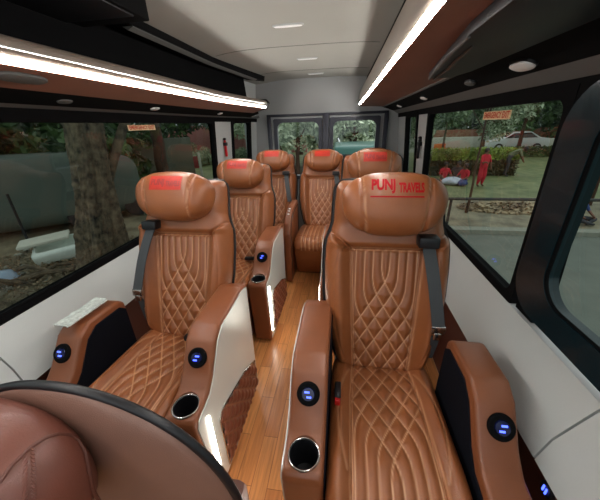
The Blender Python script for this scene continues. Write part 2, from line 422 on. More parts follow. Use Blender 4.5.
part('upper_slot', bar(1, -.85, 3.58, [(1.76, .36), (1.765, .39), (1.87, .37), (1.87, .30)]), M_blackm, rr)
fs = thing('folding_screen', 'dark folded screen panel set flush in the brown underside of the right rack', 'screen', (.36, 1.0, 1.545))
part('screen_panel', prism([(.315, 1.33), (.40, 1.34), (.425, 1.20), (.425, .45), (.225, .45), (.235, .72)], 'z', 1.532, 1.556, .004), M_black, fs)
part('screen_edge', tube([(.318, 1.325, 1.530), (.285, 1.12, 1.530), (.25, .88, 1.530), (.237, .72, 1.530)], [.003, .007, .006, .003], 8), M_greytrim, fs)
part('screen_edge', tube([(.338, 1.335, 1.529), (.318, 1.12, 1.529), (.288, .92, 1.529), (.275, .80, 1.529)], [.003, .006, .005, .002], 8), M_greytrim, fs)
# reading lamps
def reading_lamp(side, y, label, lit=True, off=.11, big=1.0):
    x = wx(side, y, 1.48)-side*off; zc = {1: 1.516, -1: 1.497}[side]
    t = thing('reading_lamp', label, 'lamp', (x, y, zc), 0, 'reading lamps under the racks')
    b = obj('lamp_bezel', oval(0, 0, .030*big, .054*big, -.003, .012), M_black, t); g = obj('lamp_lens', oval(0, 0, .027*big, .050*big, -.008, .0), M_white if lit else M_greytrim, t)
    for o in (b, g): o.rotation_euler = (0, side*math.atan2(.040, .115), 0)
    return t
reading_lamp(1, 1.00, 'large white reading lamp nearest the camera over the right windows', True, .12, .9)
reading_lamp(1, 1.36, 'dim grey reading lamp second along the black strip over the right windows', False, .12, .62)
reading_lamp(1, 2.08, 'white reading lamp third along the black strip over the right windows', True, .12, .75)
reading_lamp(1, 2.92, 'small white reading lamp furthest back over the right windows', True, .12, .8)
reading_lamp(-1, 1.10, 'dim grey reading lamp nearest the camera over the left window', False, .10, .62)
reading_lamp(-1, 1.68, 'white reading lamp over the middle of the left window', True, .10, .7)
reading_lamp(-1, 2.55, 'white reading lamp over the far end of the left window', True, .10, .7)
t = thing('puck_lamp', 'round white lamp on the brown rack underside at the far left', 'lamp', (-.955, .84, 1.532))
lmp = obj('lamp_lens', oval(0, 0, .026, .075, -.006, .006), M_greytrim, t); lmp.rotation_euler = (0, -math.atan2(.04, .13), 0)
for k, (yy, lab) in enumerate(((1.78, 'largest and nearest of the three slim ceiling lamps'), (2.60, 'middle one of the three slim ceiling lamps'), (3.32, 'smallest and furthest of the three slim ceiling lamps'))):
    zc = ceil_z(-.31)
    t = thing('ceiling_lamp', lab, 'lamp', (-.31, yy, zc), 0, 'slim unlit ceiling lamps')
    obj('lamp_frame', oval(0, 0, .085, .022, -.006, .004), M_pillar, t); obj('lamp_lens', oval(0, 0, .075, .014, -.009, -.003), M_white, t)

# ------------------------------------------------------------------ seats
AR = math.radians(13)
def B(x, t, n): return (x, t*math.sin(AR)-n*math.cos(AR), .43+t*math.cos(AR)+n*math.sin(AR))
TW = [(0, .165), (.03, .182), (.1, .203), (.2, .226), (.32, .240), (.44, .243), (.52, .240), (.545, .236), (.585, .220), (.62, .211), (.70, .208), (.752, .204), (.776, .194), (.785, .178)]
def Wd(t): return np.interp(t, [a for a, b in TW], [b for a, b in TW])
def smooth_interp(x, X, Y): return np.interp(x, X, Y)
def quilt(x, v, V0, s, g, step, hw, nmax=11):
    """distance to the nearest stitch line; lines run straight for v > V0.. then cross into diamonds below"""
    D = np.full(x.shape, 1.0)
    for k in range(nmax):
        a = step*(k+.5); vk = V0-a*g
        w = .02
        z = (vk-v)/w
        sp = w*np.where(z > 30, z, np.log1p(np.exp(np.clip(z, -30, 30))))
        dsp = 1/(1+np.exp(-np.clip(z, -30, 30)))
        for sg in (1, -1):
            X = sg*(a - s*sp); sl = s*dsp
            D = np.minimum(D, np.abs(x-X)/np.sqrt(1+sl**2))
    return D
def groove(D, wd, amp): return amp*(1-np.exp(-(D/wd)**1.3))
def back_height(x, t):
    """forward height n of the backrest front and the stitch mask"""
    w = Wd(t); u = np.clip(np.abs(x)/w, 0, 1)
    ex = np.sqrt(np.clip(1-u**7, 0, 1))
    et = np.sqrt(np.clip(1-np.clip((.02-t)/.03, 0, 1)**2.2, 0, 1))*np.sqrt(np.clip(1-np.clip((t-.735)/.05, 0, 1)**2.2, 0, 1))
    n = -.065+.065*ex*et
    hw = np.interp(t, [0, .15, .4, .50, .53], [.108, .118, .132, .136, .142])
    lower = t < .512
    # side bolsters
    bol = .052*sstep((np.abs(x)-hw)/.055)*sstep(((.530+(np.abs(x)-hw)*.75)-t)/.035)*ex*np.interp(t, [0, .06], [.3, 1])
    sh = (.016*sstep((t-.515)/.03)+.016*sstep((t-.60)/.08)*sstep((np.abs(x)-.12)/.05))*ex*et
    D = quilt(x, t, .425, .62, 1.3, .033, .13)
    inside = (np.abs(x) < hw-.003) & lower
    q = np.where(inside, groove(D, .011, .010)-.0015, 0.0085)
    dpan = np.abs(np.abs(x)-hw)
    seam = np.where(t < .515, np.exp(-(dpan/.006)**2)*.012, 0)
    dtop = np.abs(t-.515); seam2 = np.where(np.abs(x) < hw+.03, np.exp(-(dtop/.007)**2)*.014, 0)
    dwing = np.abs(t-(.520+(np.abs(x)-hw)*.75)); seamw = np.where((np.abs(x) > hw-.01), np.exp(-(dwing/.007)**2)*.012, 0)
    # curved seam on the bolsters
    xb = hw+.030+.045*np.clip(1-((t-.30)/.26)**2, 0, 1)
    db = np.abs(np.abs(x)-xb); seam3 = np.where((t > .05) & (t < .51), np.exp(-(db/.004)**2)*.003, 0)
    n = n+bol+sh+(q-.0085)-seam-seam2-seam3-seamw
    st = np.where(inside, np.exp(-(D/.0022)**2), 0)
    st = np.maximum(st, np.where(t < .515, .8*np.exp(-((dpan-.004)/.002)**2), 0))
    st = np.maximum(st, np.where(np.abs(x) < hw, .8*np.exp(-((dtop-.005)/.002)**2), 0))
    return n, st*ex
def back_mesh(nu=150, nv=230):
    uu = np.sin(np.linspace(-1, 1, nu)*PI/2*.93)/math.sin(PI/2*.93); uu = .65*uu+.35*np.linspace(-1, 1, nu)
    tt = np.linspace(-.01, .785, nv)
    U, T = np.meshgrid(uu, tt); X = U*Wd(T)
    N, st = back_height(X, T)
    P = np.stack([X, T*math.sin(AR)-N*math.cos(AR), .43+T*math.cos(AR)+N*math.sin(AR)], -1)
    return mesh('backrest', grid(P), M_leather, attr=st, angle=80)
ME_back = back_mesh(); ME_back_lo = back_mesh(84, 130)
def shell_mesh():
    uu = np.linspace(-1, 1, 25); tt = np.linspace(0, .785, 30); P = []
    for t_ in tt:
        P.append([B(u_*(Wd(t_)+.012), t_, -.058-.075*math.sqrt(max(0, 1-abs(u_)**4))*math.sqrt(max(0, 1-abs(2*t_/.785-1)**8))) for u_ in uu])
    return mesh('back_shell', grid(P), M_shellblk, angle=70)
ME_shell = shell_mesh()
def rim_pts(dx=.003, n=-.064):
    tt = np.linspace(0.0, .785, 40)
    L = [B(-(Wd(t_)+dx), t_, n) for t_ in tt]; R_ = [B(Wd(t_)+dx, t_, n) for t_ in tt[::-1]]
    top = [B(x_, .787, n) for x_ in np.linspace(-.13, .13, 6)]
    return L+top+R_
ME_rim = mesh('edge_piping', tube(rim_pts(), .0065, 8), M_black)
# headrest
HA, HB, HC, HT, HN = .179, .114, .090, .688, .050; E1, E2 = .82, .62
def head_shape(x, tb):
    K = (1-np.abs(np.clip(tb/HB, -1, 1))**(2/E1))**(E1/2)
    a = HA*(1+.08*tb/HB)
    return HC*K*(np.clip(1-np.abs(np.clip(x/(a*K+1e-6), -1, 1))**(2/E2), 0, 1))**(E2/2)
def head_mesh(nu=120, nv=70):
    P = []; A = []
    for i in range(nv):
        et = -PI/2+PI*i/(nv-1)
        row = []
        for j in range(nu):
            om = 2*PI*j/nu
            sp = lambda v, e: math.copysign(abs(v)**e, v)
            ce = sp(math.cos(et), E1); tb = HB*sp(math.sin(et), E1)
            x = HA*(1+.08*tb/HB)*ce*sp(math.cos(om), E2); n = HC*ce*sp(math.sin(om), E2)
            xs_ = .108+.010*(tb/HB)
            dd = abs(abs(x)-xs_); k = 1-.10*math.exp(-(dd/.0055)**2) if n > 0 else 1
            # soft pull-in creases by the seam
            row.append(B(x*(1-.01*math.exp(-(dd/.01)**2)), HT+tb*(1-(1-k)*.6), HN+n*k)); A.append((.5*math.exp(-((abs(x)-xs_+.006)/.0022)**2) if n > 0 else 0))
        P.append(row)
    return mesh('headrest', grid(P, wrap=True), M_leather, attr=A, angle=80)
ME_head = head_mesh()
def on_head(geo, x0, t0, lift=.0014, maxe=.008):
    """lay flat lettering on the front of the headrest"""
    bm = bmesh.new(); vs = [bm.verts.new(v) for v in geo[0]]
    for f in geo[1]:
        try: bm.faces.new([vs[i] for i in f])
        except ValueError: pass
    for _ in range(4):
        es = [e for e in bm.edges if e.calc_length() > maxe]
        if not es: break
        bmesh.ops.subdivide_edges(bm, edges=es, cuts=1); bmesh.ops.triangulate(bm, faces=bm.faces)
    for v in bm.verts:
        x, tb = v.co.x+x0, v.co.y+t0
        n = float(head_shape(x, tb)); K = lift
        q = B(x, HT+tb*(1+.02), HN+n+K); v.co = q
    return bm_geo(bm)
def rect_geo(w, h): return ([(-w/2, -h/2, 0), (w/2, -h/2, 0), (w/2, h/2, 0), (-w/2, h/2, 0)], [(0, 1, 2, 3)])
def fit(g, x0, x1, y0, y1):
    X = [v[0] for v in g[0]]; Y = [v[1] for v in g[0]]; a, b, c, d_ = min(X), max(X), min(Y), max(Y)
    return ([(x0+(v[0]-a)/(b-a)*(x1-x0), y0+(v[1]-c)/(d_-c)*(y1-y0), 0) for v in g[0]], g[1])
TXT = [fit(text_geo('PUNJ', .06, 0, 1, .0026), -.083, -.006, -.020, .028), fit(text_geo('TRAVELS', .06, 0, 1, .0026), .005, .086, -.017, .016)]
ME_logo = mesh('printed_name', [on_head(g, .0, .056) for g in TXT] + [on_head(rect_geo(.172, .0045), .000, .026)], M_red, smooth=False)
ME_patch = mesh('printed_patch', [on_head(rect_geo(.150, .062), .0, .050, .0012)], M_redpatch)
ME_patchtx = mesh('printed_name', [on_head(([(v[0]*.8, v[1]*.75, v[2]) for v in g[0]], g[1]), .0, .046, .0022) for g in TXT], M_darkred, smooth=False)
# seat cushion
def cushion_mesh(nu=120, nv=170):
    prof = [(.05, .425), (.02, .44), (-.05, .452), (-.15, .458), (-.28, .466), (-.38, .472), (-.44, .468), (-.48, .450), (-.502, .418), (-.508, .38), (-.505, .34)]
    p = np.array(prof); dist = np.r_[0, np.cumsum(np.hypot(*np.diff(p, axis=0).T))]; Lm = dist[-1]
    ss = np.linspace(0, Lm, nv)
    k = np.ones(5)/5
    py = np.interp(ss, dist, p[:, 0]); pz = np.interp(ss, dist, p[:, 1])
    py[8:-8] = np.convolve(py, np.ones(17)/17, 'same')[8:-8]; pz[8:-8] = np.convolve(pz, np.ones(17)/17, 'same')[8:-8]
    ty = np.gradient(py); tz = np.gradient(pz); ln = np.hypot(ty, tz); ny, nz = tz/ln, -ty/ln
    uu = np.linspace(-1, 1, nu); uu = .6*np.sin(uu*PI/2)+.4*uu
    U, V = np.meshgrid(uu, ss); Wc = .199+.0*V; X = U*Wc
    ex = np.sqrt(np.clip(1-np.abs(U)**9, 0, 1))
    hw = np.interp(V, [0, .2, .5, Lm], [.108, .122, .128, .12])
    D = quilt(X, -V, -.13, .72, -.9, .032, .13) if False else quilt(X, V, .46, .62, 1.3, .033, .13)
    inside = np.abs(X) < hw
    bol = .024*sstep((np.abs(X)-hw)/.04)
    q = np.where(inside, groove(D, .0085, .0085)-.0085, 0)
    dp = np.abs(np.abs(X)-hw); seam = .010*np.exp(-(dp/.005)**2)
    xb = hw+.045-.035*np.clip(((V-.27)/.2)**2, 0, 1.2)
    db = np.abs(np.abs(X)-xb); sm = np.where((V > .07) & (V < .47), np.exp(-(db/.004)**2), 0)
    h = -.05+.05*ex+bol*ex+q-seam-.003*sm
    st = np.where(inside, np.exp(-(D/.0022)**2), 0); st = np.maximum(st, .8*np.exp(-((dp-.004)/.002)**2)); st = np.maximum(st, .35*sm)
    Y = py[:, None]+h*ny[:, None]; Z = pz[:, None]+h*nz[:, None]
    return mesh('seat_cushion', grid(np.stack([X, Y, Z], -1)), M_leather, attr=st*ex, angle=80)
ME_cush = cushion_mesh(); ME_cush_lo = cushion_mesh(70, 100)
def plain_cushion():
    nu, nv = 90, 80
    prof = [(.05, .43), (-.1, .455), (-.3, .465), (-.42, .468), (-.465, .45), (-.485, .41), (-.485, .37), (-.47, .34)]
    p = np.array(prof); dist = np.r_[0, np.cumsum(np.hypot(*np.diff(p, axis=0).T))]
    ss = np.linspace(0, dist[-1], nv); py = np.interp(ss, dist, p[:, 0]); pz = np.interp(ss, dist, p[:, 1])
    py[5:-5] = np.convolve(py, np.ones(9)/9, 'same')[5:-5]; pz[5:-5] = np.convolve(pz, np.ones(9)/9, 'same')[5:-5]
    ty = np.gradient(py); tz = np.gradient(pz); ln = np.hypot(ty, tz); ny, nz = tz/ln, -ty/ln
    X = np.linspace(-.215, .215, nu)[None, :]+0*ss[:, None]; D = np.abs(((X/.036)+.5) % 1-.5)*.036
    ins = np.abs(X) < .15; ex = np.sqrt(np.clip(1-np.abs(X/.215)**10, 0, 1))
    V = ss[:, None]+0*X
    h = -.04+.04*ex+np.where(ins & (V > .06), groove(D, .008, .009)-.009, 0)-.008*np.exp(-((V-.44)/.006)**2)
    st = np.where(ins, np.exp(-(D/.003)**2), 0)*(V > .06)
    return mesh('seat_cushion', grid(np.stack([X, py[:, None]+h*ny[:, None], pz[:, None]+h*nz[:, None]], -1)), M_leather, attr=st, angle=80)
ME_cush_plain = plain_cushion()
# arm consoles, built for the +x side and mirrored
CI, CO = .205, .322
PROF = [(.12, .03), (.12, .69), (.06, .705), (-.20, .695), (-.25, .665), (-.32, .565), (-.365, .525), (-.455, .508), (-.468, .485), (-.425, .02)]
def mirror(geo, s):
    return ([(v[0]*s, v[1], v[2]) for v in geo[0]], geo[1]) + tuple(geo[2:])
sw_c = (-.288, .613); sw_ang = math.atan2(.10, .07)   # slope of the switch face
def side_poly(inset=.012):
    c = Vector((-.12, .35)); out = []
    for y, z in PROF:
        v = Vector((y, z)); dd = (c-v); out.append((y+(inset if y < -.15 else -inset), z+(-inset if z > .4 else inset)))
    return out
def console_parts():
    G = {}
    body = prism(PROF, 'x', CI, CO, .014, 3)
    cutter = lathe([(.0001, .40), (.0445, .40), (.0445, .60), (.0001, .60)], 24, Matrix.Translation(((CI+CO)/2, -.408, 0)))
    G['body_cup'] = boolean(body, cutter); PW = [(-.01, .03), (-.01, .665), (-.04, .69)] + PROF[3:]; G['body'] = prism(PW, 'x', CI-.005, CO-.012, .014, 3)
    G['inner_w'] = prism([(y+(.02 if y < -.15 else -.01), z-(.03 if z > .4 else -.02)) for y, z in PW], 'x', CI-.009, CI-.003, .001, 1)
    T = Matrix.Translation(((CI+CO)/2, -.408, 0))
    G['cup'] = lathe([(.0001, .405), (.036, .405), (.0405, .415), (.0415, .512), (.046, .515)], 28, T)
    G['cup_rim'] = tube([((CI+CO)/2+.0445*math.cos(a), -.408+.0445*math.sin(a), .515+.0*math.sin(a)) for a in np.linspace(0, 2*PI, 33)[:-1]], .0026, 8, closed=True)
    nrm = Vector((0, -math.sin(sw_ang), math.cos(sw_ang)))
    Ms = Matrix.Translation(Vector(((CI+CO)/2, sw_c[0], sw_c[1]))+nrm*-.002) @ nrm.to_track_quat('Z', 'Y').to_matrix().to_4x4()
    G['sw'] = lathe([(.036, 0), (.036, .006), (.032, .010), (.028, .009), (.0001, .011)], 28, Ms)
    G['sw_lens'] = lathe([(.021, .008), (.019, .013), (.0001, .0145)], 24, Ms)
    G['sw_mark'] = [xf(box(-.004, .011, .004, .009, .0135, .0155), Ms), xf(box(-.010, .004, -.010, -.005, .0135, .0155), Ms)]
    G['side'] = prism(side_poly(), 'x', CO-.001, CO+.004, .0015, 1)
    # quilted inset
    ins = [(.085, .06), (.085, .23), (-.05, .30), (-.31, .37), (-.335, .34), (-.33, .06)]
    G['inset_frame'] = tube([(CO+.006, y, z) for y, z in densify(ins, .02)], .004, 6, closed=True)
    Y, Z = np.meshgrid(np.linspace(-.331, .085, 90), np.linspace(.06, .468, 70))
    def insd(y, z):
        top = np.interp(y, [-.37, -.335, -.18, .085], [.43, .46, .47, .25]); return np.clip((z-.06)/(top-.06), 0, 1)
    top = np.interp(Y, [-.335, -.31, -.05, .085], [.34, .37, .30, .23]); Z = .06+(Z-.06)/(.408)*(top-.06)
    a_, b_ = (Y+Z*.9)/.075, (Y-Z*.9)/.075
    D = np.minimum(np.abs((a_ % 1)-.5), np.abs((b_ % 1)-.5))*.075
    Hh = CO+.004+groove(D, .014, .014)
    G['inset'] = grid(np.stack([Hh, Y, Z], -1)); G['inset_st'] = np.exp(-(D/.003)**2).ravel()
    G['led'] = box(CO+.003, CO+.010, -.402, -.390, .09, .45, .002)
    G['inner'] = prism([(y+(.02 if y < -.15 else -.01), z-(.03 if z > .4 else -.02)) for y, z in PROF], 'x', CI-.004, CI+.002, .001, 1)
    return G
G = console_parts()
CM = {}
for s in (1, -1):
    CM[s] = dict(body_cup=mesh('armrest', mirror(G['body_cup'], s), M_leather2, angle=50), body=mesh('armrest', mirror(G['body'], s), M_leather2, angle=50),
                 cup=mesh('cup_holder', mirror(G['cup'], s), M_black), rim=mesh('cup_rim', mirror(G['cup_rim'], s), M_chrome),
                 sw=mesh('switch', mirror(G['sw'], s), M_blackm), lens=mesh('switch_lens', mirror(G['sw_lens'], s), M_bluering),
                 mark=mesh('switch_mark', [mirror(g, s) for g in G['sw_mark']], M_blue), side=mesh('side_panel', mirror(G['side'], s), M_silver),
                 frame=mesh('inset_frame', mirror(G['inset_frame'], s), M_chrome), inset=mesh('quilted_inset', mirror(G['inset'], s), M_quilt, attr=G['inset_st'], angle=80),
                 led=mesh('console_lamp', mirror(G['led'], s), M_led2), inner=mesh('inner_panel', mirror(G['inner'], s), M_navy), inner_w=mesh('inner_panel', mirror(G['inner_w'], s), M_navy))
def belt_geo(pts, w, th=.0025, side=Vector((1, 0, 0))):
    P = []
    pts = [Vector(p) for p in pts]
    for i, p in enumerate(pts):
        t_ = (pts[min(i+1, len(pts)-1)]-pts[max(i-1, 0)]).normalized()
        s_ = (side-t_*side.dot(t_)).normalized(); n_ = s_.cross(t_)*th
        P.append([p-s_*w/2-n_, p+s_*w/2-n_, p+s_*w/2+n_, p-s_*w/2+n_])
    g = grid([[tuple(v) for v in row] for row in P], wrap=True); N = len(P)
    return (g[0], g[1]+[(0, 1, 2, 3), tuple((N-1)*4+k for k in range(4))[::-1]])
def belt_pts(s):
    out = []
    for k in range(16):
        f = k/15; t_ = .552-.31*f; x = s*(.138+.052*f)
        out.append(B(x, t_, .036+.034*math.sin(PI*min(1, f*1.5)/2)))
    return out
def seat(kind, lo=False, patch=True, logo=False, belt=True):
    """kind: +1 aisle console on +x (left-hand seats), -1 aisle console on -x (right-hand seats)"""
    a = kind; w = -kind
    r_ = thing('captain_seat', None, 'seat', (0, 0, 0))
    obj('backrest', ME_back_lo if lo else ME_back, None, r_); bs = obj('back_shell', ME_shell, None, r_); obj('edge_piping', ME_rim, None, r_)
    h = obj('headrest', ME_head, None, r_)
    if logo: obj('printed_name', ME_logo, None, h)
    if patch: obj('printed_patch', ME_patch, None, h); obj('printed_name', ME_patchtx, None, h)
    obj('seat_cushion', ME_cush_lo if lo else ME_cush, None, r_)
    obj('seat_base', [box(-.192, .192, -.44, .04, .04, .36, .02)], M_leatherdk, r_)
    obj('seat_frame', [box(-.17, .17, -.36, .10, 0, .37, .005), box(-.19, .19, -.02, .11, .30, .40, .01)], M_black, r_)
    c = CM[a]; k = obj('armrest', c['body_cup'], None, r_); obj('cup_holder', c['cup'], None, k); obj('cup_rim', c['rim'], None, k)
    q = obj('switch', c['sw'], None, k); 
    obj('switch_lens', c['lens'], None, k); obj('switch_mark', c['mark'], None, k)
    obj('side_panel', c['side'], None, k); obj('inset_frame', c['frame'], None, k); obj('quilted_inset', c['inset'], None, k)
    obj('console_lamp', c['led'], None, k); obj('inner_panel', c['inner'], None, k)
    c = CM[w]; k = obj('armrest', c['body'], None, r_); k.location = (w*.010, -.035, -.006); obj('switch', c['sw'], None, k); obj('switch_lens', c['lens'], None, k); obj('switch_mark', c['mark'], None, k); obj('inner_panel', c['inner_w'], None, k)
    if belt:
        gp = belt_pts(w)
        b = obj('belt_strap', belt_geo(gp, .044), M_belt, r_)
        c0 = Vector(gp[0])
        obj('belt_guide', [box(c0.x-.036, c0.x+.036, c0.y-.026, c0.y+.03, c0.z-.016, c0.z+.026, .007)], M_black, r_)
        e = Vector(gp[-1]); obj('belt_tongue', [box(e.x-.026, e.x+.026, e.y-.006, e.y+.006, e.z-.03, e.z+.004, .004), box(e.x-.013, e.x+.013, e.y-.009, e.y+.004, e.z-.055, e.z-.026, .003)], M_chrome, b)
        e2 = e+Vector((0, .01, -.05)); obj('belt_strap', belt_geo([e2, e2+Vector((w*.0, .01, -.05)), e2+Vector((-w*.006, .02, -.12))], .03), M_belt, r_)
        if kind < 0:
            bk = obj('belt_buckle', [box(a*.172-.012, a*.172+.012, -.20, -.13, .47, .50, .005)], M_black, r_)
            bk2 = obj('buckle_button', [box(a*.172-.010, a*.172+.010, -.214, -.196, .474, .496, .003)], M_redbtn, bk)
        else:
            bk = obj('belt_buckle', [box(.05, .12, -.060, -.030, .462, .488, .006)], M_black, r_)
    return r_
def recline(o, deg):
    a = -math.radians(deg); p = Vector((0, 0, .43)); Rm = Matrix.Rotation(a, 4, 'X')
    for ch in o.children:
        if ch.name.split('.')[0] in ('backrest', 'back_shell', 'edge_piping', 'headrest', 'belt_strap', 'belt_guide'):
            ch.rotation_euler = (a, 0, 0); ch.location = p-Rm @ p
sR = seat(-1, patch=False, logo=True)
sR.location = (.178, .90, 0); tag(sR, 'tan quilted captain seat in the right foreground with red printed name on its headrest')
sL = seat(1); sL.location = (-.770, 1.00, 0); tag(sL, 'tan quilted captain seat beside the large left window, with wrapped plastic on its wall armrest')
sL2 = seat(1, lo=True); sL2.location = (-.775, 1.90, 0); tag(sL2, 'tan captain seat directly behind the left window seat, its lit console facing the aisle')
sR2 = seat(-1, lo=True); sR2.location = (.205, 1.92, 0); tag(sR2, 'tan captain seat directly behind the right foreground seat, mostly hidden by it')
# rear bench of individual seats
def rear_seat(belt_side=1, belt=True):
    r_ = thing('rear_seat', None, 'seat')
    obj('backrest', ME_back_lo, None, r_); obj('back_shell', ME_shell, None, r_); obj('edge_piping', ME_rim, None, r_)
    h = obj('headrest', ME_head, None, r_); obj('printed_patch', ME_patch, None, h)
    obj('seat_cushion', ME_cush_plain, None, r_)
    obj('front_panel', [prism([(-.462, .345), (-.30, .02), (.05, .02), (.05, .345)], 'x', -.215, .215, .012)], M_leather, r_, attr=None)
    obj('seat_frame', [box(-.20, .20, -.27, .10, 0, .32, .004), box(-.19, .19, -.02, .11, .30, .40, .01)], M_black, r_)
    if belt:
        gp = belt_pts(belt_side); b = obj('belt_strap', belt_geo(gp, .044), M_belt, r_); c0 = Vector(gp[0])
        obj('belt_guide', [box(c0.x-.036, c0.x+.036, c0.y-.026, c0.y+.03, c0.z-.016, c0.z+.026, .007)], M_black, r_)
    return r_
C3 = rear_seat(); C3.location = (-.212, 2.78, 0); tag(C3, 'tan rear seat at the end of the aisle, its plain front panel facing it', 'seat')
L3 = copy_tree(C3); L3.location = (-.738, 2.82, 0); L3['label'] = 'tan rear seat in the far left corner beside the small window'
R3 = copy_tree(C3); R3.location = (.29, 2.82, 0); R3['label'] = 'tan rear seat in the far right corner behind both right captain seats'
for o, dg in ((sR, 2), (sL, 8), (sL2, 8), (sR2, 3), (C3, 8), (L3, 8), (R3, 8)): recline(o, dg)
for o, sc_ in ((sL2, .968), (C3, .96), (L3, .96), (R3, .96)): o.scale = (1, 1, sc_)
for o in (C3, L3, R3): o['group'] = 'seats of the rear row'
for o in (sR, sL, sL2, sR2): o['group'] = 'captain seats along the aisle'
ra = thing('bench_armrest', 'narrow leather armrest with white buttons between the two left rear seats', 'armrest', (-.475, 2.55, 0))
obj('arm_body', prism([(.20, .02), (.20, .70), (.0, .69), (-.16, .66), (-.25, .59), (-.285, .50), (-.27, .02)], 'x', -.030, .030, .012, 3), M_leather2, ra)
for k in range(3):
    dy = -.075-.035*k; obj('button', [xf(lathe([(.010, 0), (.009, .005), (.0001, .006)], 12), Matrix.Translation((0, dy-.02, .683-.008*k-.0035*k*k)))], M_white, ra)
obj('arm_trim', tube([(.031, y, z) for y, z in ((.18, .04), (.18, .66), (0, .655), (-.15, .63), (-.23, .57), (-.26, .49), (-.25, .04))], .004, 6), M_black, ra)

# foreground seat at the bottom left corner
fg = thing('front_seat', 'brown seat back with a black rim in the bottom left foreground, headrest against it', 'seat', (-.515, .30, -.018))
def fg_w(z): return .335*math.sqrt(max(0, 1-min(1, max(0, (z-.35)/.622))**4))
def fg_pts(nu, zs, yf):
    P = []
    for z in zs:
        w = fg_w(z)
        P.append([(u_*w, yf(u_, z), z) for u_ in np.linspace(-1, 1, nu)])
    return P
zs_ = list(np.linspace(.38, .86, 20))+[.972-.102*(1-f)**2 for f in np.linspace(.03, 1, 34)]
yf1 = lambda u_, z: .0-.030*math.sqrt(max(0, 1-abs(u_)**5))*math.sqrt(max(0, 1-max(0, (z-.80)/.172)**3))
yb0 = lambda u_, z: .0+.10*math.sqrt(max(0, 1-abs(u_)**6))*math.sqrt(max(0, 1-max(0, (z-.80)/.172)**4))
obj('back_panel', grid(fg_pts(50, zs_, yf1)), M_shell, fg, angle=80)
obj('backrest', grid([[(q[0]*.97, q[1], q[2]-.03-1.7*max(0, q[1])) for q in row] for row in fg_pts(50, zs_, yb0)]), M_shellblk, fg, angle=80)
rim = [(-fg_w(z), -.002, z) for z in zs_]+[(fg_w(z), -.002, z) for z in zs_[::-1][1:]]
obj('edge_piping', tube(rim, .0085, 10), M_black, fg)
obj('seat_base', [box(-.26, .26, .02, .17, .03, .42, .03)], M_leatherdk, fg)
# headrest pillow on the near face, with a braided seam
def fgh(nu=100, nv=60):
    P = []; sp = lambda v, e: math.copysign(abs(v)**e, v)
    for i in range(nv):
        et = -PI/2+PI*i/(nv-1)
        row = []
        for j in range(nu):
            om = 2*PI*j/nu; ce = sp(math.cos(et), .55)
            x = .20*ce*sp(math.cos(om), .6); y = -.085*ce*sp(math.sin(om), .75); z = .125*sp(math.sin(et), .75)
            z -= .18*max(0, x+.02)**1*.9 if False else 0
            dd = abs(x-.105); k = 1-.06*math.exp(-(dd/.006)**2) if y < 0 else 1
            row.append((x*1.0, y*k-.105, z+.86-.22*max(0, x)**1.3-.0))
        P.append(row)
    return grid(P, wrap=True)
gh = fgh(); fh = obj('headrest', gh, M_fg, fg, attr=[0]*len(gh[0]), angle=80); fh.location = (-.115, .01, -.0)
SEAM = [(0.13, -0.158, 0.920), (0.1526, -0.1434, 0.9385), (0.1524, -0.1244, 0.9448), (0.1543, -0.0995, 0.9444), (0.158, -0.0803, 0.9394), (0.1628, -0.0661, 0.9286), (0.1681, -0.0555, 0.9106), (0.1731, -0.0519, 0.892), (0.1870, -0.0590, 0.8734), (0.197, -0.0724, 0.845), (0.199, -0.0826, 0.8033), (.199, -.083, .75)]
obj('seam_and_gap_shade', tube(SEAM, .0032, 8), M_leatherdk, fh)  # dark seam; its run down the right side paints the gap's shadow
BR = [Vector(v) for v in ((0.1560, -0.1035, 0.9440), (0.1677, -0.1157, 0.9344), (0.1755, -0.1267, 0.9236), (0.1805, -0.1358, 0.9118), (0.1843, -0.1439, 0.8978), (.187, -.148, .878), (.188, -.151, .85))]
bead = []
for k in range(20):
    f = k/20*(len(BR)-1); a, b = BR[int(f)], BR[int(f)+1]; p = a.lerp(b, f-int(f)); t_ = (b-a).normalized(); sd = t_.cross(Vector((.75, -.35, .5))).normalized()
    for sg in (-1, 1):
        q = p+sd*sg*.0045; dr = (t_+sd*sg*.8).normalized()
        bead.append(tube([q-dr*.0045, q, q+dr*.0045], [.0008, .0026, .0008], 6))
for p_, bl in enumerate((bead,)): obj('braided_stitching', bl, M_fg, fh)
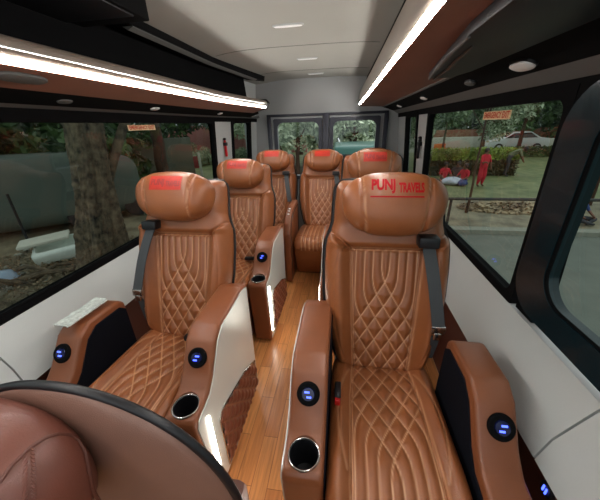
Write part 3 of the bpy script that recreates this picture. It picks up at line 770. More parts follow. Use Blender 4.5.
# small fittings
t = thing('wrapped_tablet', 'clear plastic wrapped silver tray lying on the left wall armrest', 'tray', (-1.035, .80, .700), math.radians(-3)); t.scale = (.8, .8, .8)
tb = box(-.030, .030, -.10, .10, 0, .014, .005, 2); obj('tray_body', tb, M_white, t)
P = np.array([[(x, y, .016+.006*rng.random()) for x in np.linspace(-.036, .036, 9)] for y in np.linspace(-.115, .115, 22)])
P2 = P.copy(); P2[..., 2] = .001; obj('plastic_wrap', [grid(P)] + [tube([P[0, 0]*1, P[0, 8]*1], .004, 6), tube([P[-1, 0]*1, P[-1, 8]*1], .004, 6), tube([tuple(P[i, 0]-np.array([0, 0, .006])) for i in range(22)], .005, 6), tube([tuple(P[i, 8]-np.array([0, 0, .006])) for i in range(22)], .005, 6)], M_plasticwrap, t)
def hammer(side, y, z, label, m_head, m_body):
    x = wx(side, y, z); t = thing('emergency_hammer', label, 'hammer', (x-side*.018, y, z))
    obj('handle', [prism([(-.014, -.10), (.014, -.10), (.016, -.02), (.012, .05), (-.012, .05), (-.016, -.02)], 'x', -.010, .010, .005)], m_body, t)
    obj('hammer_head', [lathe([(.0001, -.035), (.008, -.02), (.012, -.012), (.012, .012), (.008, .02), (.0001, .035)], 12, Matrix.Translation((0, 0, .06)) @ Matrix.Rotation(PI/2, 4, 'X'))], m_head, t)
    obj('bracket', [box(-.012, .018, -.022, .022, .0, .03, .003)], M_black, t)
hammer(-1, 2.77, 1.22, 'red safety hammer on the grey pillar between the left windows', M_black, M_hammer)
hammer(1, 2.55, 1.20, 'black safety hammer on the grey pillar between the right windows', M_black, M_black)
def sticker(side, y, z, w, h, label):
    x = wx(side, y, z, -.008); lean = math.atan2(.05, .695)*side
    t = thing('window_sticker', label, 'sticker', (x, y, z)); t.rotation_euler = (PI/2, 0, -side*PI/2 if side > 0 else PI/2)
    t.rotation_euler = (PI/2, 0, PI/2*(-side))
    obj('sticker_sheet', [box(-w/2, w/2, -h/2, h/2, -.001, .001)], M_sticker, t, smooth=False)
    g = text_geo('EMERGENCY EXIT', h*1.0, 0, .62, .0012); xs_ = [v[0] for v in g[0]]; k = w*.92/(max(xs_)-min(xs_))
    obj('printed_words', [([(v[0]*k, v[1], .0016) for v in g[0]], g[1])], M_stickertext, t, smooth=False)
sticker(-1, 1.69, 1.395, .25, .030, 'small pale sticker with orange exit words on the left window')
sticker(1, 1.39, 1.395, .23, .032, 'small pale sticker with orange exit words on the right window')
t = thing('charging_socket', 'round charging socket glowing blue low on the right wall', 'socket', (wx(1, .52, .46, .014), .52, .455)); t.rotation_euler = (0, -PI/2, 0)
obj('socket_body', lathe([(.022, -.003), (.022, .006), (.018, .009), (.0001, .008)], 20), M_black, t); obj('socket_light', [box(-.010, .010, .003, .007, .008, .011), box(-.010, .010, -.007, -.003, .008, .011)], M_blue, t)

# ------------------------------------------------------------------ the world outside
def leafmat(name, c1, c2):
    M = mat(name, c1, .6, noise=0); n, l = M.node_tree.nodes, M.node_tree.links; p = n['Principled BSDF']
    nz = n.new('ShaderNodeTexNoise'); nz.inputs['Scale'].default_value = 2.3; nz.inputs['Detail'].default_value = 4
    t = n.new('ShaderNodeTexCoord'); c = n.new('ShaderNodeValToRGB'); c.color_ramp.elements[0].position = .35; c.color_ramp.elements[1].position = .65
    c.color_ramp.elements[0].color = c1; c.color_ramp.elements[1].color = c2
    l.new(t.outputs['Object'], nz.inputs['Vector']); l.new(nz.outputs['Fac'], c.inputs[0]); l.new(c.outputs[0], p.inputs['Base Color'])
    return M
M_leaf = leafmat('dark_leaves', srgb(38, 62, 34), srgb(84, 112, 58))
M_leaf2 = leafmat('pale_leaves', srgb(92, 112, 80), srgb(196, 208, 176))
M_hedge = leafmat('lit_hedge_leaves', srgb(96, 118, 48), srgb(168, 186, 84))  # light falling on the hedge top is put into this brighter colour
M_hedged = leafmat('shaded_hedge_twigs', srgb(66, 62, 40), srgb(104, 92, 62))  # darker twig colour also carries the shade below the lit top
M_grass = leafmat('park_grass', srgb(84, 98, 56), srgb(122, 126, 84))
M_earth = leafmat('bare_earth', srgb(92, 84, 66), srgb(140, 130, 106))
M_road = mat('grey_asphalt', srgb(104, 108, 100), .85, noise=.12, nscale=3, bump=.4, bscale=40)
M_bark = mat('rough_bark', srgb(88, 76, 60), .9, noise=.95, nscale=13, bump=1, bscale=25)
M_barkd = mat('brown_bark', srgb(78, 54, 40), .9, noise=.3, nscale=8, bump=1, bscale=40)
M_kerb = mat('pale_kerb', srgb(138, 138, 126), .9, noise=.1)
M_rail = mat('dark_rail', srgb(48, 46, 42), .6)
M_litter = leafmat('leaf_litter', srgb(84, 62, 44), srgb(190, 168, 134))
M_leafdark = leafmat('dark_debris', srgb(50, 42, 30), srgb(128, 112, 86))
M_wallp = mat('pale_wall', srgb(198, 196, 182), .9, noise=.08)
M_wallb = mat('brick_brown_wall', srgb(150, 100, 78), .9, noise=.12, nscale=2)
M_tarp = mat('grey_green_tarp', srgb(78, 88, 80), .7, noise=.12, nscale=1.2)
M_tarpd = mat('grey_canopy', srgb(100, 98, 84), .8, noise=.1, nscale=1.5)
M_carw = mat('white_car_paint', srgb(228, 232, 232), .25, coat=.5)
M_carg = mat('car_glass', (.02, .025, .03, 1), .1)
M_tealp = mat('teal_paint', srgb(40, 92, 82), .4, coat=.3)
M_skin = mat('skin', srgb(120, 78, 58), .6)
M_hair = mat('black_hair', (.012, .01, .01, 1), .6)
def cloth(n_, *c): return mat(n_, srgb(*c), .85, noise=.1, nscale=20)
GR, GL = -1.10, -.65
def part_ground(nm, poly, z, m_): return struct(nm, prism(poly, 'z', z-.3, z), m_, smooth=False)
# direction along the park kerb
part_ground('road', [(1.6, -14), (40, -14), (40, 6.55), (1.6, 6.8)], GR, M_road)
part_ground('kerb_strip', [(-1.5, 6.80), (40, 6.55), (40, 6.85), (-1.5, 7.05)], GR+.10, M_kerb)
part_ground('park_verge', [(-1.5, 7.0), (60, 6.8), (60, 10.3), (-1.5, 10.3)], GR+.04, M_earth)
part_ground('park_lawn', [(-1.5, 10.2), (70, 10.2), (70, 27), (-1.5, 27)], GR+.03, M_grass)
part_ground('far_road', [(-8, 26.8), (90, 26.8), (90, 80), (-8, 80)], GR+.02, M_kerb)
part_ground('side_earth', [(-60, -14), (-1.7, -14), (-1.7, 60), (-60, 60)], GL, M_earth)
part_ground('rear_ground', [(-1.75, 4.4), (1.55, 4.4), (1.55, 7.0), (-1.49, 7.0), (-1.49, 60), (-1.75, 60)], GR-.02, M_road)
def blobs(n, centers, leaf, seed):
    """leaf cards scattered over the shells of several ellipsoid clumps"""
    g = np.random.default_rng(seed); V = []; Fc = []
    cs = np.array([c[:3] for c in centers]); rs = np.array([c[3:] for c in centers]); w = (rs.prod(1))**(2/3); w /= w.sum()
    for k in range(n):
        i = g.choice(len(cs), p=w); d_ = g.normal(size=3); d_ /= np.linalg.norm(d_)
        p = cs[i]+d_*rs[i]*(g.random()**.35)
        a = g.normal(size=3); a /= np.linalg.norm(a); b = np.cross(a, g.normal(size=3)); b /= np.linalg.norm(b); c = np.cross(a, b)
        L = leaf*(.6+.8*g.random()); o = len(V)
        V += [tuple(p-a*L), tuple(p+b*L*.4), tuple(p+a*L), tuple(p-b*L*.4)]; Fc.append((o, o+1, o+2, o+3))
    return (V, Fc)
def crown_mesh(nm, n, leaf, seed, spread=(1.6, 1.6, 1.2), k=9, m_=None):
    g = np.random.default_rng(seed); cen = []
    for i in range(k):
        cen.append(tuple(g.normal(size=3)*np.array(spread)*.45) + tuple(np.array(spread)*(.38+.25*g.random(3))))
    return mesh(nm, blobs(n, cen, leaf, seed), m_ or M_leaf, smooth=False)
CR = [crown_mesh('crown', 5200, .11, 3), crown_mesh('crown', 5200, .13, 5, (2.0, 1.8, 1.3), 11), crown_mesh('crown', 4200, .10, 8, (1.5, 1.4, 1.6), 8, M_leaf2), crown_mesh('crown', 4200, .12, 11, (2.0, 1.8, 1.2), 9, M_leaf2)]
def trunk_geo(h, r0, r1, seed, lean=(0, 0), forks=3):
    g = np.random.default_rng(seed); pts = []; n = 9
    for i in range(n):
        f = i/(n-1); pts.append((lean[0]*f+g.normal()*.03*h*.2, lean[1]*f+g.normal()*.03*h*.2, h*f-.05))
    G_ = [tube(pts, [r0*(1-f_)+r1*f_ + (.35*r0*max(0, 1-8*f_)) for f_ in np.linspace(0, 1, n)], 10)]
    for k in range(forks):
        b = Vector(pts[5+k % 3]); d_ = Vector((g.normal(), g.normal(), 1.1)).normalized()*h*.45
        G_.append(tube([b, b+d_*.4+Vector((0, 0, -.03*h)), b+d_], [r1*.9, r1*.6, r1*.25], 7))
    return G_
def tree(x, y, z, h, r0, crown, cz, cs, label, seed, group=None, lean=(0, 0), bark=None, name='tree'):
    t = thing(name, label, 'tree', (x, y, z), 0, group)
    obj('trunk', trunk_geo(h, r0, r0*.45, seed, lean), bark or M_barkd, t)
    if crown is not None:
        c = obj('crown', CR[crown], None, t); c.location = (lean[0], lean[1], cz); c.scale = (cs, cs, cs); c.rotation_euler = (0, 0, seed*1.3)
    return t
# right-hand park
tree(3.55, 8.45, GR+.04, 3.6, .035, 2, 3.3, .55, 'thin sapling behind the dark rail, in front of the person in red', 1, name='sapling')
tree(13.3, 25.2, GR+.03, 3.6, .16, 1, 4.4, 1.25, 'slender forked tree in front of the white car', 2)
tree(9.6, 22.5, GR+.03, 3.4, .12, 0, 4.3, 1.1, 'park tree left of the white car with a dark crown', 3)
tree(7.3, 23.5, GR+.03, 3.0, .10, 3, 3.6, 1.0, 'pale tree behind the clipped hedge', 4)
tree(5.9, 24.6, GR+.03, 2.6, .10, 0, 2.3, .62, 'small dark round tree rising behind the hedge', 5)
tree(16.6, 23.6, GR+.03, 3.2, .14, 0, 4.0, 1.35, 'dark tree hanging over the right end of the lawn', 6)
tree(7.35, 9.4, GR+.04, 2.0, .04, 2, 1.7, .5, 'small sapling seen through the nearest right window', 7, name='sapling')
for i, (x, y, k, s_) in enumerate(((6, 38, 2, 2.4), (11, 40, 3, 2.6), (16.5, 39, 2, 2.5), (22, 37, 0, 2.5), (27, 34, 3, 2.6), (24, 22, 0, 2.0))):
    tree(x, y, GR, 5.0, .2, k, 5.0, s_, ['tall leafy tree beyond the brown wall, leftmost in the far row', 'tall pale tree beyond the brown wall, second from the left', 'tall pale tree beyond the brown wall, third from the left', 'tall dark tree beyond the brown wall, near its right end', 'tall pale tree beyond the brown wall at its far right end', 'dark tree on the right of the lawn, seen through the nearest right window'][i], 20+i, 'far trees on the right')
def hedge(nm, x0, x1, y0, y1, z0, z1, label, mt, mb, n=5200, leaf=.05, rz=0):
    t = thing(nm, label, 'hedge', ((x0+x1)/2, (y0+y1)/2, z0), rz)
    hx, hy, hz = (x1-x0)/2, (y1-y0)/2, z1-z0
    g = np.random.default_rng(int(abs(x0)*100)+3)
    def cards(n, zlo, zhi):
        V = []; Fc = []
        for k in range(n):
            p = np.array([g.uniform(-hx, hx), g.uniform(-hy, hy), g.uniform(zlo, zhi)])
            if g.random() < .5: p[1] = -hy+g.normal()*.05
            a = g.normal(size=3); a /= np.linalg.norm(a); b = np.cross(a, g.normal(size=3)); b /= np.linalg.norm(b)
            L = leaf*(.6+.9*g.random()); o = len(V)
            V += [tuple(p-a*L), tuple(p+b*L*.5), tuple(p+a*L), tuple(p-b*L*.5)]; Fc.append((o, o+1, o+2, o+3))
        return (V, Fc)
    obj('foliage', cards(n, hz*.62, hz+.03), mt, t, smooth=False); obj('stems', [cards(n, 0, hz*.66), box(-hx, hx, -hy*.8, hy*.8, 0, hz*.8, .05)], mb, t, smooth=False)
    return t
hedge('hedge', 4.2, 8.0, 14.8, 16.2, GR, .12, 'clipped hedge with a bright green top behind the seated people', M_hedge, M_hedged)
hedge('low_hedge', 11.2, 19, 22.4, 23.2, GR, -.45, 'long low hedge along the lawn below the white car', M_leaf, M_leaf, 3000, .08)
for i, (x, y, k, s_, h) in enumerate(((5.5, 34, 1, 2.0, 2.0), (10.5, 34.5, 0, 2.0, 2.2), (15.5, 34, 1, 2.0, 2.2), (20.5, 33.5, 1, 2.0, 2.2), (25.5, 31, 0, 2.0, 2.2))):
    tree(x, y, GR, h, .15, k, h+.6, s_, ['dense bushy tree behind the wall, at the window left end', 'dense dark tree above the orange barrier', 'dense bushy tree above the white car', 'dense bushy tree right of the white car', 'dense dark tree behind the black window pillar'][i], 120+i, 'dense trees behind the brown wall')
# boundary walls
tag(obj('boundary_wall', [box(4, 34, 31.5, 31.9, GR, .55, .03)], M_wallb, None), 'long brown boundary wall behind the white car', 'wall')
tag(obj('low_wall', [box(3.5, 15, 30.3, 30.6, GR, -.05, .03), box(15.002, 34, 29.6, 29.9, GR, -.3, .03)], M_wallp, None), 'low pale wall running behind the hedge and car', 'wall')
# rail fence
rf = thing('rail_fence', 'dark pipe rail fence along the edge of the park', 'fence', (2.3, 6.35, GR))
obj('rail', tube([(-2.5, .0, .955), (12, -.25, .965)], .032, 8), M_rail, rf)
for k in range(6):
    obj('post', tube([(.02+2.4*k, -.04*k, -.02), (.02+2.4*k, -.04*k, .955)], .03, 8), M_rail, rf)
# leaf litter bank
def litter(nm, cx, cy, rx, ry, z, n, label, m_, size=.09, hgt=.18, seed=1):
    g = np.random.default_rng(seed); V = []; Fc = []
    for k in range(n):
        r_ = math.sqrt(g.random()); th = g.random()*2*PI; x, y = cx+rx*r_*math.cos(th), cy+ry*r_*math.sin(th)
        p = np.array([x, y, z+hgt*(1-r_**2)*g.random()+.02]); a = g.normal(size=3)*[1, 1, .4]; a /= np.linalg.norm(a); b = np.cross(a, [0, 0, 1]+g.normal(size=3)*.3); b /= np.linalg.norm(b)
        L = size*(.4+g.random()); o = len(V); V += [tuple(p-a*L), tuple(p+b*L*.5), tuple(p+a*L), tuple(p-b*L*.5)]; Fc.append((o, o+1, o+2, o+3))
    return tag(obj(nm, (V, Fc), m_, smooth=False), label, 'leaf litter', kind='stuff')
litter('leaf_litter', 5.0, 8.95, 1.5, .65, GR+.04, 1600, 'heap of dry brown leaves on the verge behind the rail', M_litter, .08)
# car
def car(x, y, z, rz, label, paint, L=4.3, Wc=1.7, Hc=1.5):
    t = thing('car', label, 'car', (x, y, z), rz)
    k = L/4.3
    prof_ = [(-2.15, .30), (-2.13, .72), (-1.85, .88), (-1.05, .98), (-.45, 1.42), (.75, 1.47), (1.45, 1.05), (2.02, .98), (2.15, .70), (2.12, .30), (1.75, .26), (-1.75, .26)]
    prof_ = [(a*k, b*Hc/1.47) for a, b in prof_]
    obj('car_body', prism(prof_, 'y', -Wc/2, Wc/2, .07, 3), paint, t)
    for s_ in (-1, 1):
        obj('side_glass', prism([(a*k, b*Hc/1.47) for a, b in ((-.95, 1.0), (-.42, 1.36), (.70, 1.40), (1.25, 1.04))], 'y', s_*(Wc/2-.01), s_*(Wc/2+.012), .004), M_carg, t)
        for xx in (-1.32, 1.32):
            w = obj('wheel', [xf(lathe([(.0001, -.10), (.20, -.10), (.31, -.09), (.32, 0), (.31, .09), (.20, .10), (.0001, .10)], 20), Matrix.Translation((xx*k, s_*(Wc/2-.06), .32)) @ Matrix.Rotation(PI/2, 4, 'X'))], M_black, t)
            obj('hub_cap', [xf(lathe([(.0001, 0), (.17, .0), (.18, .01), (.0001, .02)], 16), Matrix.Translation((xx*k, s_*(Wc/2+.042), .32)) @ Matrix.Rotation(-s_*PI/2, 4, 'X'))], M_silver, w)
    obj('windscreen', [([(-1.0*k, -Wc*.42, 1.01*Hc/1.47), (-1.0*k, Wc*.42, 1.01*Hc/1.47), (-.50*k, Wc*.38, 1.41*Hc/1.47), (-.50*k, -Wc*.38, 1.41*Hc/1.47)], [(0, 1, 2, 3)])], M_carg, t, smooth=False)
    return t
car(14.0, 27.3, GR+.02, math.radians(-8), 'white car parked beyond the lawn', M_carw)
# people
def person(x, y, z, rz, sc, J, links, outfit, label, head, hair=None, group=None):
    """J joints, links (a,b,slot), outfit material list; one continuous skinned body"""
    t = thing('person', label, 'person', (x, y, z), rz, group)
    names = list(J); me = bpy.data.meshes.new('b'); me.from_pydata([J[k][:3] for k in names], [(names.index(a), names.index(b)) for a, b, _ in links], [])
    o = bpy.data.objects.new('b', me); C.objects.link(o); md = o.modifiers.new('s', 'SKIN'); sv = me.skin_vertices[0].data
    for i, k in enumerate(names): sv[i].radius = (J[k][3], J[k][3]*(J[k][4] if len(J[k]) > 4 else 1)); sv[i].use_root = (k == 'pelvis')
    ss = o.modifiers.new('u', 'SUBSURF'); ss.levels = 2; ss.render_levels = 2
    dg = bpy.context.evaluated_depsgraph_get(); m2 = bpy.data.meshes.new_from_object(o.evaluated_get(dg)); bpy.data.objects.remove(o)
    m2.materials.clear()
    for q in outfit: m2.materials.append(q)
    seg = [(Vector(J[a][:3]), Vector(J[b][:3]), k) for a, b, k in links]
    for p in m2.polygons:
        c = p.center; best = 9; bi = 0
        for a, b, k in seg:
            ab = b-a; tt = max(0, min(1, (c-a).dot(ab)/ab.length_squared)); dd = (c-(a+ab*tt)).length
            if dd < best: best, bi = dd, k
        p.material_index = bi; p.use_smooth = True
    b = bpy.data.objects.new('body', m2); C.objects.link(b); b.parent = t; b.scale = (sc,)*3
    hx, hy, hz = head
    hh = obj('hair', [xf(lathe([(.0001, .125), (.06, .112), (.095, .07), (.104, .02), (.095, -.04), (.07, -.08)], 16), Matrix.Translation((hx, hy+.022, hz+.01)))], M_hair if hair is None else hair, t); hh.scale = (sc,)*3
    return t
def standing(arm_l=((-.30, -.05, 1.10), (-.33, -.14, .84)), arm_r=((.30, -.05, 1.10), (.33, -.14, .84))):
    J = dict(pelvis=(0, 0, .94, .15, .75), waist=(0, 0, 1.10, .13, .75), chest=(0, 0, 1.33, .165, .7), neck=(0, -.01, 1.48, .055), head=(0, -.02, 1.60, .092, 1.1), crown=(0, -.02, 1.68, .07),
             nose=(0, -.115, 1.59, .016),
             shl=(-.18, 0, 1.40, .06), ell=(*arm_l[0], .042), hal=(*arm_l[1], .032), shr=(.18, 0, 1.40, .06), elr=(*arm_r[0], .042), har=(*arm_r[1], .032),
             fil=(arm_l[1][0], arm_l[1][1]-.03, arm_l[1][2]-.09, .022), fir=(arm_r[1][0], arm_r[1][1]-.03, arm_r[1][2]-.09, .022),
             hpl=(-.10, 0, .88, .09), knl=(-.11, -.03, .50, .062), anl=(-.12, .02, .09, .042), tol=(-.13, -.13, .035, .035), hpr=(.10, 0, .88, .09), knr=(.11, -.02, .50, .062), anr=(.12, .04, .09, .042), tor=(.13, -.10, .035, .035))
    return J
LK = [('pelvis', 'waist', 0), ('waist', 'chest', 0), ('chest', 'neck', 0), ('neck', 'head', 2), ('head', 'crown', 2), ('head', 'nose', 2), ('chest', 'shl', 0), ('shl', 'ell', 0), ('ell', 'hal', 2), ('hal', 'fil', 2), ('chest', 'shr', 0), ('shr', 'elr', 0), ('elr', 'har', 2), ('har', 'fir', 2),
      ('pelvis', 'hpl', 1), ('hpl', 'knl', 1), ('knl', 'anl', 1), ('anl', 'tol', 3), ('pelvis', 'hpr', 1), ('hpr', 'knr', 1), ('knr', 'anr', 1), ('anr', 'tor', 3)]
c_red, c_dark, c_blue, c_lilac, c_tan = cloth('red_cloth', 200, 34, 54), cloth('dark_cloth', 58, 58, 64), cloth('blue_cloth', 60, 78, 130), cloth('pale_cloth', 196, 200, 216), cloth('olive_cloth', 112, 116, 90)
Js = standing(((-.24, -.16, 1.12), (-.10, -.30, 1.16)), ((.29, -.03, 1.12), (.30, -.10, .86)))
Js['pelvis'] = (0, 0, .94, .19, .8); Js['waist'] = (0, 0, 1.10, .17, .8); Js['knl'] = (-.09, -.03, .50, .12); Js['knr'] = (.09, -.02, .50, .12)
p1 = person(5.42, 12.25, GR+.03, math.radians(15), .84, Js, LK, [c_red, c_red, M_skin, M_barkd], 'person standing on the lawn in a long red outfit, one arm raised', (0, -.02, 1.61))
# bending figure
Jb = standing(); 
Jb.update(waist=(0, -.08, 1.06, .13), chest=(0, -.30, 1.20, .16, .7), neck=(0, -.44, 1.24, .055), head=(0, -.55, 1.24, .09), crown=(0, -.62, 1.28, .07), nose=(0, -.60, 1.14, .016),
          shl=(-.18, -.34, 1.22, .06), ell=(-.22, -.45, .98, .042), hal=(-.18, -.56, .76, .032), fil=(-.17, -.60, .68, .022), shr=(.18, -.34, 1.22, .06), elr=(.22, -.45, .98, .042), har=(.18, -.56, .78, .032), fir=(.17, -.60, .70, .022))
p2 = person(7.45, 14.6, GR+.03, math.radians(70), .95, Jb, LK, [c_olive if False else c_tan, c_dark, M_skin, M_black], 'person in dark trousers bending forward on the lawn', (0, -.58, 1.27))
def sitting():
    J = standing(((-.26, -.16, .40), (-.12, -.32, .34)), ((.26, -.16, .40), (.12, -.32, .34)))
    for k in ('waist', 'chest', 'neck', 'head', 'crown', 'nose', 'shl', 'shr'):
        v = J[k]; J[k] = (v[0], v[1]-.03, v[2]-.82)+tuple(v[3:])
    J['pelvis'] = (0, 0, .12, .15, .8); J['hpl'] = (-.11, -.04, .12, .09); J['hpr'] = (.11, -.04, .12, .09)
    J['knl'] = (-.28, -.38, .17, .065); J['knr'] = (.28, -.38, .17, .065); J['anl'] = (-.02, -.48, .07, .042); J['anr'] = (.04, -.36, .07, .042); J['tol'] = (.10, -.50, .05, .033); J['tor'] = (-.10, -.40, .05, .033)
    J['ell'] = (-.27, -.12, .36, .042); J['elr'] = (.27, -.12, .36, .042); J['hal'] = (-.20, -.32, .26, .032); J['har'] = (.20, -.32, .26, .032); J['fil'] = (-.18, -.39, .23, .022); J['fir'] = (.18, -.39, .23, .022)
    return J
for (x, y, rz, o1, o2, lab) in ((4.35, 13.3, 10, c_red, c_dark, 'person in red sitting on the grass at the left end of the group'), (4.95, 13.5, -30, c_dark, c_blue, 'person in dark top sitting among the bright cloths'), (5.0, 12.75, -60, c_red, c_blue, 'person in red top and blue trousers sitting next to the standing figure')):
    person(x, y, GR+.03, math.radians(rz), .92, sitting(), LK, [o1, o2, M_skin, M_black], lab, (0, -.05, .79))
person(5.85, 7.75, GR+.04, math.radians(20), .80, sitting(), LK, [c_blue, c_dark, M_skin, M_black], 'person in blue sitting behind the rail, seen through the nearest right window', (0, -.05, .79))
def bundle(x, y, z, sx_, sy, sz, m_, label, seed):
    g = np.random.default_rng(seed); P = []
    ph = g.random(6)*6
    for i in range(15):
        et = -PI/2+PI*i/14
        P.append([(sx_*math.cos(et)*math.cos(om)*(1+.18*math.sin(3*om+ph[0])+.1*math.sin(7*om+ph[1])), sy*math.cos(et)*math.sin(om)*(1+.18*math.sin(4*om+ph[2])), max(0, sz*(1+math.sin(et))*.5*(1+.2*math.sin(5*om+ph[3])))) for om in np.linspace(0, 2*PI, 25)[:-1]])
    o = obj('cloth_bundle', grid(P, wrap=True), m_, angle=70); o.location = (x, y, z); return tag(o, label, 'cloth')
bundle(4.50, 12.6, GR+.03, .42, .25, .28, c_lilac, 'pale blue and white cloth bundle on the grass in front of the seated people', 1)
bundle(4.05, 12.7, GR+.03, .35, .22, .16, cloth('orange_cloth', 226, 150, 120), 'flat orange cloth on the grass left of the pale bundle', 2)
bundle(4.78, 12.35, GR+.03, .20, .16, .22, c_blue, 'small blue cloth bundle beside the pale one', 3)
tag(obj('road_barrier', [box(8.3, 9.3, 29.3, 29.42, GR+.02, -.55, .03)], cloth('orange_plastic', 226, 120, 60)), 'orange barrier board beyond the hedge', 'barrier')

# left-hand roadside
bt = thing('old_tree', 'thick rough-barked tree trunk just outside the left window', 'tree', (-3.16, 3.0, GL))
pts = [(-.02, .02, -.1), (-.0, .0, .15), (.05, 0, .6), (.13, .02, 1.1), (.17, .05, 1.5), (.22, .08, 2.0), (.30, .12, 2.6), (.42, .2, 3.6), (.5, .3, 4.6)]
rads = [.46, .36, .265, .21, .18, .165, .16, .15, .13]
P = []; zz = np.array([p[2] for p in pts]); gt = np.random.default_rng(4); ph = gt.random(8)*6
for z in np.linspace(-.1, 4.6, 190):
    cx_, cy_, rr_ = (float(np.interp(z, zz, v)) for v in ([p[0] for p in pts], [p[1] for p in pts], rads)); row = []
    for a in np.linspace(0, 2*PI, 113)[:-1]:
        n1 = .10*math.sin(5*a+1.3*z+ph[0])+.05*math.sin(11*a-2.1*z+ph[1]); rid = abs(math.sin(15*a+2.5*math.sin(3*z+a)+ph[2]))*.07+abs(math.sin(23*a+4*math.sin(5*z)+ph[3]))*.04+.05*math.sin(9*z+3*a+ph[4])*math.sin(6*a)
        k = rr_*(1+n1+rid+.02*gt.normal()); row.append((cx_+k*math.cos(a), cy_+k*math.sin(a), z))
    P.append(row)
obj('trunk', grid(P, wrap=True), M_bark, bt, angle=60)
obj('branch', tube([(.20, .05, 2.05), (-.08, .05, 2.5), (-.4, .1, 3.0), (-.8, .1, 3.6)], [.12, .11, .09, .06], 12), M_bark, bt)
obj('branch', tube([(.17, .06, 1.2), (.36, .25, 1.75), (.62, .5, 2.4), (1.0, .7, 3.3)], [.06, .055, .05, .04], 12), M_bark, bt)
c = obj('crown', CR[1], None, bt); c.location = (0, .3, 5.2); c.scale = (1.6, 1.6, 1.2)
def covered(nm, x, y, rz, L, Wd_, Hh, label, m_, r_=.35):
    t = thing(nm, label, 'vehicle cover', (x, y, GL), rz)
    g = box(-L/2, L/2, -Wd_/2, Wd_/2, .12, Hh, r_, 5); obj('cover_sheet', g, m_, t, angle=60)
    for sx_ in (-1, 1): obj('wheel', [xf(lathe([(.0001, -.1), (.30, -.1), (.32, 0), (.30, .1), (.0001, .1)], 18), Matrix.Translation((sx_*L*.32, -Wd_/2+.12, .32)) @ Matrix.Rotation(PI/2, 4, 'X'))], M_black, t)
    return t
covered('covered_car', -7.1, 5.3, math.radians(38), 3.3, 1.7, 1.62, 'car under a grey green sheet left of the big trunk', M_tarp)
covered('covered_car', -5.95, 6.45, math.radians(50), 1.35, 1.3, 1.5, 'vehicle under a grey green sheet right of the big trunk', M_tarp)
tag(obj('compound_wall', [xf(box(-9, 6.2, -.1, .1, GL, 1.05, .02), Matrix.Translation((-10.8, 7.6, 0)) @ Matrix.Rotation(math.radians(48), 4, 'Z'))], M_tarpd), 'dark grey compound wall behind the covered vehicles', 'wall')
tag(obj('thin_pole', tube([(-6.0, 4.2, GL), (-6.02, 4.22, .40)], .022, 8), M_black), 'thin black pole in front of the grey cover', 'pole')
# discarded basin on rubble
bs = thing('ceramic_basin', 'white discarded ceramic basin lying in the rubble', 'basin', (-4.75, 3.78, GL+.10), math.radians(35))
bo = box(-.36, .36, -.22, .22, 0, .26, .07, 4); cutb = box(-.29, .29, -.15, .15, .08, .5, .06, 3)
o = obj('basin_body', boolean(bo, cutb), mat('white_ceramic', srgb(216, 222, 214), .3, noise=.06), bs); o.rotation_euler = (.35, -.1, 0); 
o = obj('basin_slab', [box(-.5, .18, -.12, .20, .30, .35, .012)], M_wallp, bs); o.rotation_euler = (.1, -.08, .1)
for i, (a, b, r_) in enumerate((((-4.9, 2.7), (-3.9, 3.45), .05), ((-4.5, 3.0), (-4.3, 3.55), .035), ((-5.2, 3.0), (-4.3, 3.25), .04), ((-4.2, 3.2), (-3.75, 3.6), .03), ((-5.0, 2.35), (-4.4, 2.9), .045), ((-3.9, 3.9), (-3.5, 3.3), .03))):
    m0 = ((a[0]+b[0])/2+.05, (a[1]+b[1])/2, GL+.14+.03*i)
    tag(obj('fallen_branch', tube([(a[0], a[1], GL+.04), m0, (b[0], b[1], GL+.05)], [r_, r_*.85, r_*.5], 8), M_bark), ['long fallen branch in front of the basin', 'short fallen branch pointing at the basin', 'fallen branch left of the basin', 'thin fallen branch by the trunk foot', 'fallen branch nearest the window', 'fallen branch right of the trunk foot'][i], 'branch', 'branches in the rubble')
tag(obj('white_stick', tube([(-4.02, 3.30, GL+.02), (-3.62, 3.55, GL+.42)], .018, 8), M_wallp), 'white stick leaning beside the trunk foot', 'stick')
tag(obj('plastic_bag', xf(lathe([(.0001, .0), (.16, .01), (.20, .08), (.12, .17), (.0001, .2)], 14), Matrix.Translation((-4.95, 2.95, GL))), mat('pale_bag', srgb(150, 168, 190), .3, bump=1, bscale=30)), 'crumpled pale blue bag on the rubble at the far left', 'bag')
stone = mesh('stone', xf(box(-.5, .5, -.4, .4, -.1, .6, .22, 3), Matrix.Identity(4)), M_kerb)
for i in range(34):
    o = obj('stone', stone, None); s_ = .05+.09*rng.random()
    o.location = (-3.3-2.6*rng.random(), 1.6+2.6*rng.random(), GL); o.scale = (s_, s_*.8, s_*.7); o.rotation_euler = (0, 0, rng.random()*6)
    tag(o, 'small grey stone among the rubble outside the left window', 'stone', 'stones in the rubble')
litter('dry_debris', -4.4, 3.2, 1.7, 1.7, GL, 7000, 'dry leaves and twigs over the ground left of the van', M_leafdark, .032, .10, 4)
litter('dark_undergrowth', -7.4, 7.0, 1.0, 1.2, GL, 900, 'dark undergrowth in front of the compound wall', M_leaf, .12, .7, 6)
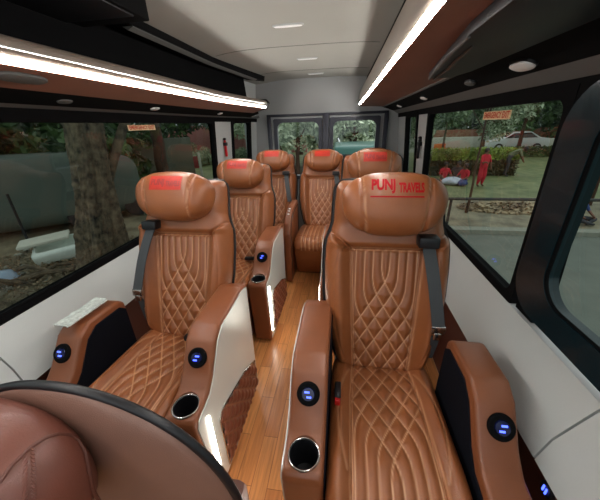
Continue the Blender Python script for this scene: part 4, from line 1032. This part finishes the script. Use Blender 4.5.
# far left
tree(-6.25, 9.3, GL, 4.5, .24, 0, 4.8, 1.3, 'straight brown trunk left of the red sign board', 40, None, (.1, 0), M_barkd)
sb = thing('sign_board', 'low red sign board on pale posts across the left lawn', 'sign', (-6.93, 12.0, GL), math.radians(25))
obj('board', [box(-.55, .55, -.03, .03, .40, .92, .01)], mat('red_board', srgb(140, 44, 44), .6), sb)
for x in (-.62, .62): obj('post', [box(x-.05, x+.05, -.05, .05, 0, 1.05, .01)], M_wallp, sb)
part_ground('left_lawn', [(-40, 13), (-2.2, 10.5), (-2.2, 40), (-40, 40)], GL+.02, M_grass)
tag(obj('pink_wall', [box(-26, -3, 24, 24.3, GL, 1.6, .03)], mat('faded_pink_wall', srgb(186, 120, 116), .9, noise=.1)), 'faded pink wall far across the left lawn', 'wall')
for i, (x, y, k, s_) in enumerate(((-8, 16.5, 2, .5), (-6.3, 17.2, 3, .45), (-9.6, 18, 2, .6), (-5.0, 15.2, 0, .4), (-4.2, 18.4, 3, .55), (-4.75, 6.9, 2, .30))):
    t = thing('shrub', ['pale shrub right behind the red sign board', 'pale shrub a little right of the red sign board', 'pale shrub left of the red sign board', 'dark low shrub nearest the end of the left window', 'pale shrub seen through the small left window', 'pale leafy shrub left of the straight brown trunk, nearest the van'][i], 'shrub', (x, y, GL), 0, 'shrubs on the left lawn')
    o = obj('foliage', CR[k], None, t); o.location.z = .75*s_*1.3; o.scale = (s_, s_, s_*.8); obj('stem', tube([(0, 0, 0), (0, 0, s_)], .03, 6), M_barkd, t)
for i, (x, y, k, s_, h) in enumerate(((-9.5, 21, 0, 1.3, 3), (-6.2, 20, 1, 1.3, 3.2), (-12.5, 19, 1, 1.5, 3), (-3.2, 22, 2, 1.3, 3.2), (-15, 14, 0, 1.8, 3.6), (-12.5, 10.5, 1, 1.5, 3.2), (-17, 7, 0, 2.2, 3.0),  (-13, 28, 3, 2.2, 4), (-6, 29, 2, 2.2, 4.2))):
    tree(x, y, GL, h, .14, k, h+.5, s_, ['dark tree beyond the left lawn, directly behind the straight brown trunk', 'dark broad tree beyond the red sign board', 'dark tree beyond the compound wall end', 'pale tree seen through the small left window', 'dark tree towering over the left covered vehicle', 'dark tree just behind the compound wall', 'dark tree at the far left edge of the view', 'tall pale tree behind the pink wall, left one', 'tall pale tree behind the pink wall, right one'][i], 50+i, 'trees beyond the left lawn')
for i, (x, y, k, s_, h) in enumerate(((-9.2, 5.6, 0, 1.25, 2.0), (-8.6, 8.6, 1, 1.25, 2.0), (-11.5, 3.4, 1, 1.7, 2.2))):
    tree(x, y, GL, h, .12, k, h, s_, ['low dark tree over the sheet-covered car at the left edge', 'low dark tree behind the big trunk', 'low dark tree at the far left corner of the window'][i], 90+i, 'dark trees over the covered vehicles')
# behind the van
for i, (x, y, k, s_, h) in enumerate(((-1.9, 12, 2, 1.0, 2.2), (.4, 13, 2, 1.1, 2.4), (-3.2, 15, 3, 1.3, 2.6), (1.9, 15.5, 0, 1.2, 2.5), (-.6, 17, 3, 1.4, 3.0), (3.0, 19, 2, 1.4, 3.0))):
    tree(x, y, GR, h, .12, k, h+.2, s_, ['pale tree nearest the left rear door window', 'pale tree nearest the right rear door window, behind the teal van', 'pale tree at the left edge of the left rear window', 'dark tree at the right edge of the right rear window', 'pale tree filling the gap between the two rear windows', 'pale tree furthest away behind the right rear window'][i], 70+i, 'trees behind the van')
tv = thing('delivery_van', 'teal van with a dark window parked behind the right rear door', 'van', (.42, 9.6, GR), math.radians(-88))
obj('van_body', prism([(-1.7, .3), (-1.7, 1.2), (-1.35, 1.9), (1.7, 1.95), (1.75, .3)], 'y', -.75, .75, .08, 3), M_tealp, tv)
obj('side_glass', prism([(-1.25, 1.2), (-1.05, 1.75), (1.5, 1.78), (1.5, 1.2)], 'y', -.76, -.745, .003), M_carg, tv)
obj('rear_glass', [box(1.70, 1.765, -.60, .60, 1.15, 1.75, .01)], M_carg, tv)
for xx in (-1.1, 1.15): obj('wheel', [xf(lathe([(.0001, -.1), (.28, -.1), (.30, 0), (.28, .1), (.0001, .1)], 18), Matrix.Translation((xx, -.68, .30)) @ Matrix.Rotation(PI/2, 4, 'X'))], M_black, tv)
obj('roof_rack', [tube([(-1.1, -.6, 2.02), (1.5, -.6, 2.05)], .02, 6)], M_white, tv)
sg_ = tag(obj('green_bin', xf(prism([(-.28, 0), (.28, 0), (.34, .95), (-.34, .95)], 'y', -.28, .28, .03), Matrix.Translation((-1.35, 9.2, GR))), M_tealp), 'small green bin behind the left rear door', 'bin')
